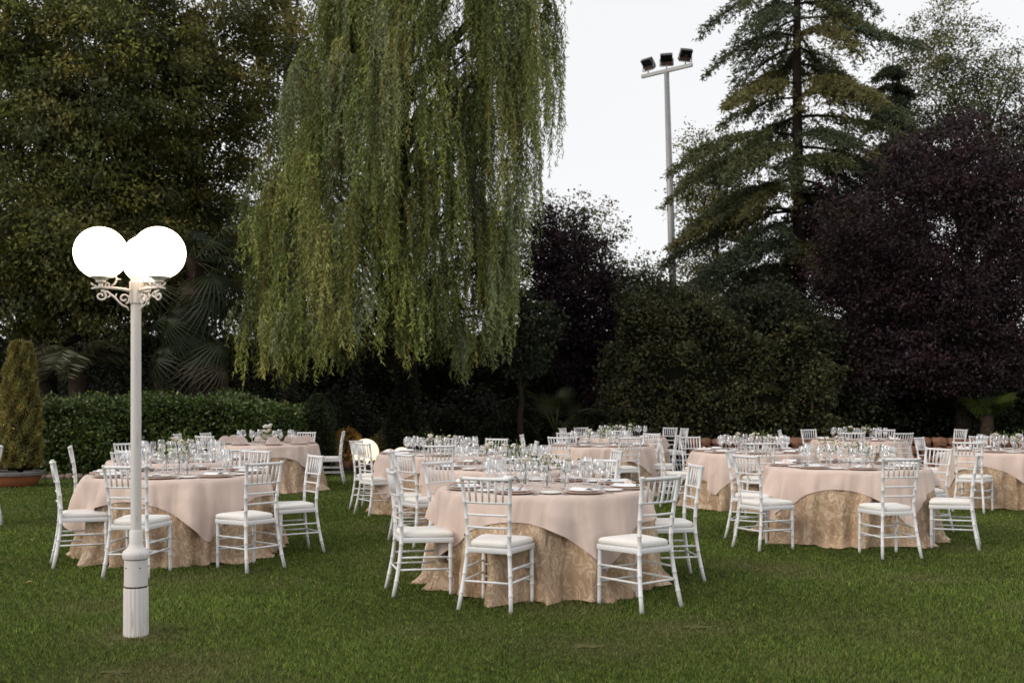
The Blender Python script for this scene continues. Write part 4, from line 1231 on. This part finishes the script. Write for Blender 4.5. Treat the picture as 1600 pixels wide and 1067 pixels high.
def fan_napkin_mesh():
    mb = MB(); n = 22; V, Fc = [], []
    for i in range(n + 1):
        a = pi * (0.04 + 0.92 * i / n)
        w = 0.010 * (1 if i % 2 else -1)
        V += [(0.012 * cos(a), w * 0.3, 0.0), (0.125 * cos(a), w * 1.4, 0.004 + 0.118 * sin(a)), (0.118 * cos(a), w * 1.4 + 0.016, 0.002 + 0.108 * sin(a)), (0.02 * cos(a), w * 0.3 + 0.016, 0.0)]
    for i in range(n):
        b = 4 * i
        for q in range(3):
            Fc.append((b + q, b + 4 + q, b + 5 + q, b + q + 1))
    mb.add(V, Fc)
    return mb.mesh('fan_napkin', M['napkin'], smooth=False)
FANNAP = fan_napkin_mesh()
def cutlery(kind):
    mb = MB()
    if kind == 'fork':
        mb.box((0, -0.03, 0.003), (0.008, 0.13, 0.003)); mb.box((0, 0.045, 0.004), (0.021, 0.025, 0.003))
        for x_ in (-0.0085, -0.0028, 0.0028, 0.0085): mb.box((x_, 0.075, 0.005), (0.0028, 0.04, 0.002))
    else:
        mb.box((0, -0.055, 0.004), (0.010, 0.10, 0.005)); mb.box((0.001, 0.055, 0.004), (0.017, 0.12, 0.002))
    return mb.mesh(kind, M['steel'], smooth=False)
FORK, KNIFE = cutlery('fork'), cutlery('knife')

def rose_mesh(seed):
    rs = random.Random(seed); mb = MB()
    for layer, (r, h, n, open_) in enumerate(((0.012, 0.034, 3, 0.1), (0.020, 0.034, 4, 0.35), (0.028, 0.030, 5, 0.7), (0.034, 0.022, 5, 1.1))):
        for i in range(n):
            a0 = 2 * pi * i / n + layer * 0.7 + rs.uniform(-.2, .2)
            sp = pi / n * 1.25
            V = []
            for k in range(4):
                u = k / 3
                for j in range(3):
                    a = a0 + (j - 1) * sp * (0.5 + 0.5 * sin(u * pi * 0.8 + 0.3))
                    rr = r * (0.35 + 0.65 * u ** 0.7) + open_ * 0.012 * u * u
                    V.append((rr * cos(a), rr * sin(a), h * u - open_ * 0.010 * u ** 3 + rs.uniform(-.001, .001)))
            mb.add(V, [(k * 3 + j, k * 3 + j + 1, (k + 1) * 3 + j + 1, (k + 1) * 3 + j) for k in range(3) for j in range(2)])
    return mb.mesh('rose', M['petal'])
ROSES = [rose_mesh(i) for i in range(3)]
M['stem'] = plain('flower_stem', (0.09, 0.14, 0.04), 0.6, 0.3)
mb = MB(); mb.lathe([(0.001, 0.003), (0.030, 0.002), (0.033, 0.01), (0.033, 0.07), (0.026, 0.10), (0.024, 0.13), (0.028, 0.14)], 16)
mb.f = [f for f in mb.f if len(f) == 4]
VASE = mb.mesh('bud_vase', M['glass'])
mb = MB(); mb.lathe([(0.001, 0.003), (0.075, 0.002), (0.085, 0.01), (0.09, 0.06), (0.088, 0.075)], 20)
mb.f = [f for f in mb.f if len(f) == 4]
BOWL = mb.mesh('glass_bowl', M['glass'])

def sprig_mesh(seed, n=30, h=0.14, spread=0.06, cols=((0.14, 0.19, 0.05), (0.20, 0.25, 0.07), (0.09, 0.13, 0.05)), ls=0.035, ws=0.013):
    t = RNG.random(n)
    pos = np.stack([RNG.normal(size=n) * spread * (0.35 + t), RNG.normal(size=n) * spread * (0.35 + t), h * t], 1)
    d = pos * np.array([1, 1, 0]) * 10 + RNG.normal(size=(n, 3)) * 0.4 + np.array([0, 0, 0.7])
    return leaf_mesh('greenery', pos, d, ls * (0.7 + 0.6 * RNG.random(n)), ws * (0.8 + 0.4 * RNG.random(n)), palette(n, cols, [1] * len(cols), 0.15), M['leaf'])
SPRIGS = [sprig_mesh(i) for i in range(3)]

def flower_vase(loc, label, group, seed, roses=3, big=False):
    rs = random.Random(seed)
    t = empty('flower_vase', loc, rs.uniform(0, 6), label=label, cat='vase', group=group)
    v = obj('vase', BOWL if big else VASE, t)
    zt = 0.07 if big else 0.14
    st = MB()
    for i in range(roses):
        r = (0.10 if big else 0.045) * sqrt(rs.random()) + 0.012
        a = rs.uniform(0, 2 * pi)
        h = zt + rs.uniform(0.03, 0.24 if big else 0.10)
        p = Vector((r * cos(a), r * sin(a), h))
        st.tube([(0.01 * cos(a), 0.01 * sin(a), 0.01), (0.012 * cos(a), 0.012 * sin(a), zt * 0.9), p], 0.002, 4)
        s = rs.uniform(0.75, 1.05) if big else rs.uniform(0.6, 0.95)
        obj('flower', ROSES[i % 3], t, p, (rs.uniform(-.6, .6), rs.uniform(-.6, .6), rs.uniform(0, 6)), (s, s, s))
    obj('stem', st.mesh('flower_stems', M['stem']), t, kind='stuff')
    for i in range(2 if not big else 5):
        r = 0.02 if not big else 0.08 * rs.random()
        a = rs.uniform(0, 6.28)
        obj('greenery', SPRIGS[rs.randrange(3)], t, kind='stuff', loc=(r * cos(a), r * sin(a), zt * 0.8), rot=(rs.uniform(-.3, .3), rs.uniform(-.3, .3), rs.uniform(0, 6)), scale=(1, 1, rs.uniform(0.8, 1.35)))

SECT = {-90: 'near side, back to camera', -120: 'near side left of middle', -60: 'near side right of middle', -150: 'near left side', 180: 'left side', -180: 'left side', 150: 'far left side',
        120: 'far side left of middle', 90: 'far side facing camera', 60: 'far side right of middle', 30: 'far right side', 0: 'right side', -30: 'near right side'}
def place(a):
    return SECT[int(round(((degrees(a) + 180) % 360 - 180) / 30.0)) * 30].replace(', back to camera', '').replace(' facing camera', '')
far = {'T8', 'T10', 'T4'}
ZC = H_T + 0.003
for ti, (key, (cx, cyy, words, corner, seat0, nset)) in enumerate(TABLES.items()):
    skirt, over = table_meshes(ti * 3 + 1, corner, chair_legs(key))
    t = empty('round_table', (cx, cyy, 0), label='%s, round under floor length gold damask' % words, cat='table', group='round banquet tables')
    obj('tabletop', top_mesh, t)
    obj('damask_skirt', skirt, t)
    o = obj('tablecloth', over, None, (cx, cyy, 0), label='blush pink square cloth draped over the %s' % words, cat='tablecloth', group='blush square tablecloths')
    rs = random.Random(ti + 100)
    for i in range(nset):
        a = radians(seat0) + 2 * pi * i / nset + rs.uniform(-.04, .04)
        u = Vector((cos(a), sin(a), 0)); w = Vector((-sin(a), cos(a), 0))
        c = Vector((cx, cyy, ZC))
        p = c + u * 0.675
        rz = a + pi / 2
        pl = place(a)
        obj('charger_plate', CHARGER, None, p, (0, 0, rz), label='blush charger plate, %s of the %s' % (pl, words), cat='plate', group='charger plates on the %s' % words)
        obj('dinner_plate', PLATE, None, p + Vector((0, 0, 0.0105)), (0, 0, rz), label='white dinner plate on charger, %s of the %s' % (pl, words), cat='plate', group='dinner plates on the %s' % words)
        if key == 'T4':
            obj('napkin', FANNAP, None, p + Vector((0, 0, 0.020)), (0, 0, rs.uniform(-.3, .3)), label='pink fan folded napkin, %s of the %s' % (pl, words), cat='napkin', group='fan napkins on the %s' % words)
        else:
            obj('menu_card', CARD, None, p + Vector((0, 0, 0.019)) - w * 0.02, (rs.uniform(-.03, .03), 0, rz + rs.uniform(-.25, .25)), label='white menu card on plate, %s of the %s' % (pl, words), cat='menu card', group='menu cards on the %s' % words)
            if i % 2 == 0:
                obj('napkin', NAPKIN, None, p + Vector((0, 0, 0.018)) + w * 0.075, (0, 0, rz + pi / 2 + rs.uniform(-.4, .4)), (0.7, 0.8, 0.62), label='folded blush napkin, %s of the %s' % (pl, words), cat='napkin', group='napkins on the %s' % words)
        if key not in far:
            obj('bread_plate', BREAD, None, c + u * 0.62 - w * 0.25, (0, 0, rz), label='small bread plate, %s of the %s' % (pl, words), cat='plate', group='bread plates on the %s' % words)
            obj('fork', FORK, None, p - w * 0.185, (0, 0, rz + pi), label='steel fork, %s of the %s' % (pl, words), cat='fork', group='forks on the %s' % words)
            obj('knife', KNIFE, None, p + w * 0.19, (0, 0, rz + pi), label='steel knife, %s of the %s' % (pl, words), cat='knife', group='knives on the %s' % words)
        gl = [('balloon', 0.44, 0.02, 1.08), ('tulip', 0.45, 0.125, 1.08), ('balloon', 0.46, -0.09, 0.98)]
        if key in far: gl = gl[:2]
        for gn, (kind, rr, ww, sc) in zip(('large', 'narrow', 'smaller round'), gl):
            obj('wine_glass', G[kind], None, c + u * (rr + rs.uniform(-.015, .015)) + w * (ww + 0.04 + rs.uniform(-.012, .012)), (0, 0, rs.uniform(0, 6)), (sc, sc, sc),
                label='%s stemmed wine glass, %s of the %s' % (gn, pl, words), cat='wine glass', group='wine glasses on the %s' % words)
    # centre flowers
    if key == 'T4':
        flower_vase((cx + 0.02, cyy - 0.1, ZC), 'low glass bowl full of white flowers on the %s' % words, 'flower vases', 77, 20, True)
    else:
        names = ('with the tallest flowers', 'with low roses')
        spots = [(0.02, -0.06), (0.15, -0.20), (-0.16, 0.10)]
        for i, (dx, dy) in enumerate(spots):
            flower_vase((cx + dx, cyy + dy, ZC), 'glass bud vase with %s white roses, %s' % (('three', 'two', 'four')[i], words), 'flower vases on the %s' % words, ti * 10 + i, (3, 2, 4)[i])

# ------------------------------------------------------------------ chairs
def ringed(pts, r0, r1, rings):
    """tube points and radii with little bamboo-like rings"""
    P = [Vector(p) for p in pts]
    ln = [0]
    for a, b in zip(P, P[1:]): ln.append(ln[-1] + (b - a).length)
    T = ln[-1]
    def pos(s):
        s = max(0, min(T, s))
        for i in range(len(P) - 1):
            if s <= ln[i + 1] + 1e-9:
                # smooth with catmull-rom
                u = (s - ln[i]) / max(1e-9, ln[i + 1] - ln[i])
                p0, p1, p2, p3 = P[max(0, i - 1)], P[i], P[i + 1], P[min(len(P) - 1, i + 2)]
                return 0.5 * ((2 * p1) + (-p0 + p2) * u + (2 * p0 - 5 * p1 + 4 * p2 - p3) * u * u + (-p0 + 3 * p1 - 3 * p2 + p3) * u ** 3)
        return P[-1]
    S = [(s, 0) for s in np.linspace(0, T, 9)]
    for f in rings:
        S += [(f * T - 0.008, 0), (f * T - 0.004, 0.0028), (f * T + 0.004, 0.0028), (f * T + 0.008, 0)]
    S.sort()
    return [pos(s) for s, _ in S], [r0 + (r1 - r0) * s / T + e for s, e in S]

CH = {}
for sx, nm in ((-1, 'l'), (1, 'r')):
    mb = MB()
    p, r = ringed([(sx * 0.198, -0.255, 0), (sx * 0.176, -0.213, 0.22), (sx * 0.158, -0.190, 0.45), (sx * 0.165, -0.205, 0.68), (sx * 0.184, -0.250, 0.94)], 0.0155, 0.0145, (0.14, 0.27, 0.42, 0.56, 0.68, 0.80, 0.985))
    mb.tube(p, r, 8)
    CH['rear_' + nm] = mb.mesh('chair_rear_leg', M['paint'])
    mb = MB()
    p, r = ringed([(sx * 0.192, 0.182, 0), (sx * 0.190, 0.180, 0.2), (sx * 0.186, 0.176, 0.43)], 0.0135, 0.0175, (0.35, 0.66, 0.9))
    mb.tube(p, r, 8)
    CH['front_' + nm] = mb.mesh('chair_front_leg', M['paint'])
def trap(mb, z0, z1, yb, yf, wb, wf, rnd=0.02, n=5, puff=0.0):
    out = []
    for (x, y, a0) in ((-wb, yb, pi), (wb, yb, 1.5 * pi), (wf, yf, 0), (-wf, yf, 0.5 * pi)):
        for i in range(n + 1):
            a = a0 + (pi / 2) * i / n
            cxx = x - math.copysign(rnd, x); cyy_ = y + (rnd if y < 0 else -rnd)
            out.append((cxx + rnd * cos(a), cyy_ + rnd * sin(a)))
    return out
mb = MB()
ol = trap(None, 0, 0, -0.200, 0.200, 0.168, 0.206)
m = len(ol)
rings_ = [(1.0, 0.400), (1.012, 0.404), (1.012, 0.434), (1.0, 0.438)]
vs = [(x * k, y * k, z) for k, z in rings_ for x, y in ol]
fs = [(i * m + j, i * m + (j + 1) % m, (i + 1) * m + (j + 1) % m, (i + 1) * m + j) for i in range(3) for j in range(m)]
fs += [tuple(reversed(range(m))), tuple(3 * m + j for j in range(m))]
mb.add(vs, fs); CH['seat'] = mb.mesh('chair_seat_frame', M['paint'], auto=40)
mb = MB()
ol = trap(None, 0, 0, -0.190, 0.205, 0.150, 0.203, 0.045)
m = len(ol)
rings_ = [(0.95, 0.4385), (1.0, 0.447), (1.01, 0.458), (1.0, 0.470), (0.95, 0.480), (0.80, 0.487), (0.45, 0.491), (0.05, 0.492)]
vs = [(x * k, y * k, z) for k, z in rings_ for x, y in ol]
fs = [(i * m + j, i * m + (j + 1) % m, (i + 1) * m + (j + 1) % m, (i + 1) * m + j) for i in range(len(rings_) - 1) for j in range(m)]
fs += [tuple(reversed(range(m))), tuple((len(rings_) - 1) * m + j for j in range(m))]
mb.add(vs, fs); CH['cushion'] = mb.mesh('chair_cushion', M['ivory'])
def back_y(z): return float(np.interp(z, [0.45, 0.68, 0.94], [-0.190, -0.205, -0.250]))
def back_w(z): return float(np.interp(z, [0.45, 0.68, 0.94], [0.158, 0.165, 0.184]))
def rail(z, r, bow, ext=0.0):
    mb = MB(); w = back_w(z) + ext; y = back_y(z)
    mb.tube([(w * t, y - bow * (1 - t * t), z) for t in np.linspace(-1, 1, 9)], r, 7)
    return mb.mesh('chair_rail', M['paint'])
CH['top_rail'] = rail(0.922, 0.0135, 0.022, 0.006)
CH['rails'] = [rail(z, 0.0088, 0.020) for z in (0.755, 0.668, 0.580)]
CH['spindles'] = []
for i in range(6):
    t = -0.72 + 1.44 * i / 5
    mb = MB()
    mb.tube([(back_w(0.755) * t, back_y(0.755) - 0.020 * (1 - t * t), 0.755), (back_w(0.84) * t, back_y(0.84) - 0.021 * (1 - t * t), 0.84), (back_w(0.922) * t, back_y(0.922) - 0.022 * (1 - t * t), 0.922)], [0.0072, 0.0092, 0.0072], 6)
    CH['spindles'].append(mb.mesh('chair_spindle', M['paint']))
def stret(a, b, r=0.0088):
    mb = MB(); a, b = Vector(a), Vector(b)
    mb.tube([a, a.lerp(b, 0.3), a.lerp(b, 0.32), a.lerp(b, 0.34), a.lerp(b, 0.66), a.lerp(b, 0.68), a.lerp(b, 0.70), b], [r, r, r * 1.25, r, r, r * 1.25, r, r], 6)
    return mb.mesh('chair_stretcher', M['paint'])
CH['stretchers'] = [stret((-0.19, 0.18, 0.17), (0.19, 0.18, 0.17)), stret((-0.19, 0.18, 0.26), (0.19, 0.18, 0.26)), stret((-0.178, -0.217, 0.20), (0.178, -0.217, 0.20))]
for sx in (-1, 1):
    CH['stretchers'] += [stret((sx * 0.19, 0.18, 0.20), (sx * 0.178, -0.217, 0.20)), stret((sx * 0.189, 0.18, 0.29), (sx * 0.170, -0.205, 0.29))]

def chair(x, y, face, label):
    t = empty('banquet_chair', (x, y, 0), face - pi / 2 + random.uniform(-.03, .03), label=label, cat='chair', group='white chairs around the tables')
    t.rotation_euler.x = random.uniform(-.010, .010); t.rotation_euler.y = random.uniform(-.012, .012)
    obj('seat_frame', CH['seat'], t)
    obj('cushion', CH['cushion'], t, (random.uniform(-.006, .006), random.uniform(-.006, .006), 0.001), (0, 0, random.uniform(-.03, .03)))
    for k in ('rear_l', 'rear_r', 'front_l', 'front_r'): obj('leg', CH[k], t)
    obj('top_rail', CH['top_rail'], t)
    for q in CH['rails']: obj('back_rail', q, t)
    for q in CH['spindles']: obj('spindle', q, t)
    for q in CH['stretchers']: obj('stretcher', q, t)
    return t

used = {}
for key, lst in CHAIRS.items():
    cx, cyy, words = TABLES[key][:3]
    for c in lst:
        x, y, face, ang = chair_pose(key, c)
        sec = int(round(((ang + 180) % 360 - 180) / 30.0)) * 30
        w = SECT[sec]
        lab = 'white spindle back chair, ' + (c[4] if len(c) > 4 else '%s of %s' % (w, words))
        if lab in used:
            print('DUP', lab, key, c)
        used[lab] = 1
        chair(x, y, face, lab)
chair(-6.36, 12.5, radians(204), 'white spindle back chair cut off by the left edge of the lawn view')

# ------------------------------------------------------------------ fallen leaf, grass
p = at(45, 917, 5.0); g = at(45, 917, 5.0)
yy = 1.445 * F_PX / (917 - HORIZON)
mb = MB(); mb.add([(-.03, 0, .022), (0, -.014, .036), (.034, .004, .030), (0, .019, .04), (0.0, 0.001, 0.028)], [(0, 1, 4), (1, 2, 4), (2, 3, 4), (3, 0, 4)])
obj('fallen_leaf', mb.mesh('fallen_leaf', M['fallen'], smooth=False), None, (xat(45, yy), yy, 0.01), (0, 0, 0.4), label='single dry orange leaf lying on the grass at the left', cat='leaf')

for px, py, rx, ry in ((205, 996, 0.20, 0.10), (1085, 980, 0.11, 0.06), (918, 1010, 0.14, 0.06), (180, 1050, 0.12, 0.06)):
    gy = CAM_H * F_PX / (py - HORIZON); gx = xat(px, gy)
    V = [(gx, gy, 0.006)]
    for k in range(28):
        a = 2 * pi * k / 28; q = 0.75 + 0.5 * noise.noise(Vector((cos(a) * 2 + px, sin(a) * 2, 0)))
        V.append((gx + rx * q * cos(a), gy + ry * q * sin(a), 0.005))
    mb = MB(); mb.add(V, [(0, k + 1, (k + 1) % 28 + 1) for k in range(28)])
    obj('bare_earth_patch', mb.mesh('bare_earth_patch', M['dry']), kind='structure')

def grass():
    n = 900000
    y0, y1 = 4.6, 21.5
    e = -1.35                                   # density falls off with distance
    u = RNG.random(n)
    Y = (y0 ** (e + 1) + u * (y1 ** (e + 1) - y0 ** (e + 1))) ** (1 / (e + 1))
    X = (RNG.random(n) * 2 - 1) * (0.50 * Y + 3.2)
    def nz(s, ox):
        return np.sin(X * s + ox) * np.cos(Y * s * 1.13 + ox * 2) + 0.6 * np.sin(X * s * 2.3 + Y * s * 1.7 + ox) + 0.4 * np.cos(Y * s * 3.1 - X * s * 2.2)
    dens = nz(0.9, 1.0)
    # bare and dry patches: round the lamp post foot and a few worn spots
    bare = np.zeros(n); dry = np.zeros(n)
    for px, py, rx, ry, k in ((213, 995, 0.24, 0.20, 0.55), (1090, 980, 0.22, 0.18, 0.55), (925, 1012, 0.30, 0.20, 0.5), (180, 1052, 0.25, 0.2, 0.3), (1440, 905, .22, .16, .6), (1195, 885, .3, .18, .5), (300, 905, 0.3, 0.3, 0.35), (230, 1060, .2, .15, .6), (700, 985, .3, .2, .25)):
        gy = CAM_H * F_PX / (py - HORIZON); gx = xat(px, gy)
        q = ((X - gx) / rx) ** 2 + ((Y - gy) / ry) ** 2
        bare += k * np.exp(-q * 1.2); dry += 0.9 * np.exp(-q * 0.45) * k
    keep = RNG.random(n) > np.clip(bare, 0, 0.93)
    X, Y, dens, dry = X[keep], Y[keep], dens[keep], dry[keep]
    n = len(X)
    tuft = np.sin(X * 23 + 3 * np.sin(Y * 11)) * np.cos(Y * 19 + 2.5 * np.sin(X * 13)) + 0.7 * np.sin(X * 47 + Y * 39 + 4 * np.sin(X * 7.3))
    h = (0.014 + 0.014 * RNG.random(n)) * (1 + 0.18 * dens + 0.15 * tuft) * np.clip(1 - 0.4 * dry, 0.4, 1)
    wd = 0.0030 * (0.7 + 0.6 * RNG.random(n)) * np.maximum(1, Y / 6.0)
    a = RNG.random(n) * 2 * pi
    ln = np.abs(RNG.normal(size=n)) * 0.75 * h
    b = RNG.random(n) * 2 * pi
    root = np.stack([X, Y, np.zeros(n)], 1)
    s = np.stack([np.cos(a) * wd, np.sin(a) * wd, np.zeros(n)], 1)
    tip = root + np.stack([np.cos(b) * ln, np.sin(b) * ln, h], 1)
    v = np.stack([root - s, root + s, tip], 1).reshape(-1, 3)
    c = palette(n, [(0.122, 0.176, 0.032), (0.160, 0.208, 0.040), (0.086, 0.134, 0.025), (0.24, 0.215, 0.09), (0.032, 0.052, 0.011)], [4, 3, 3, 0.55, 1.2], 0.26)
    c *= (1 + 0.15 * dens + 0.17 * tuft)[:, None]
    dc = np.clip(dry + 0.30 * np.clip(nz(1.7, 4.0) - 0.5, 0, 1) + 0.22 * np.clip(nz(0.75, 2.0) - 0.6, 0, 1), 0, 0.9)[:, None]
    c = c * (1 - dc) + np.array([0.22, 0.175, 0.095]) * dc
    obj('grass', mesh_np('grass', v, np.arange(3 * n).reshape(-1, 3), M['grass'], np.repeat(np.clip(c, .005, .5), 3, 0)), kind='stuff')
grass()
tris = sum(len(m_.polygons) for m_ in bpy.data.meshes)
print('POLYS', tris, 'OBJECTS', len(bpy.data.objects))
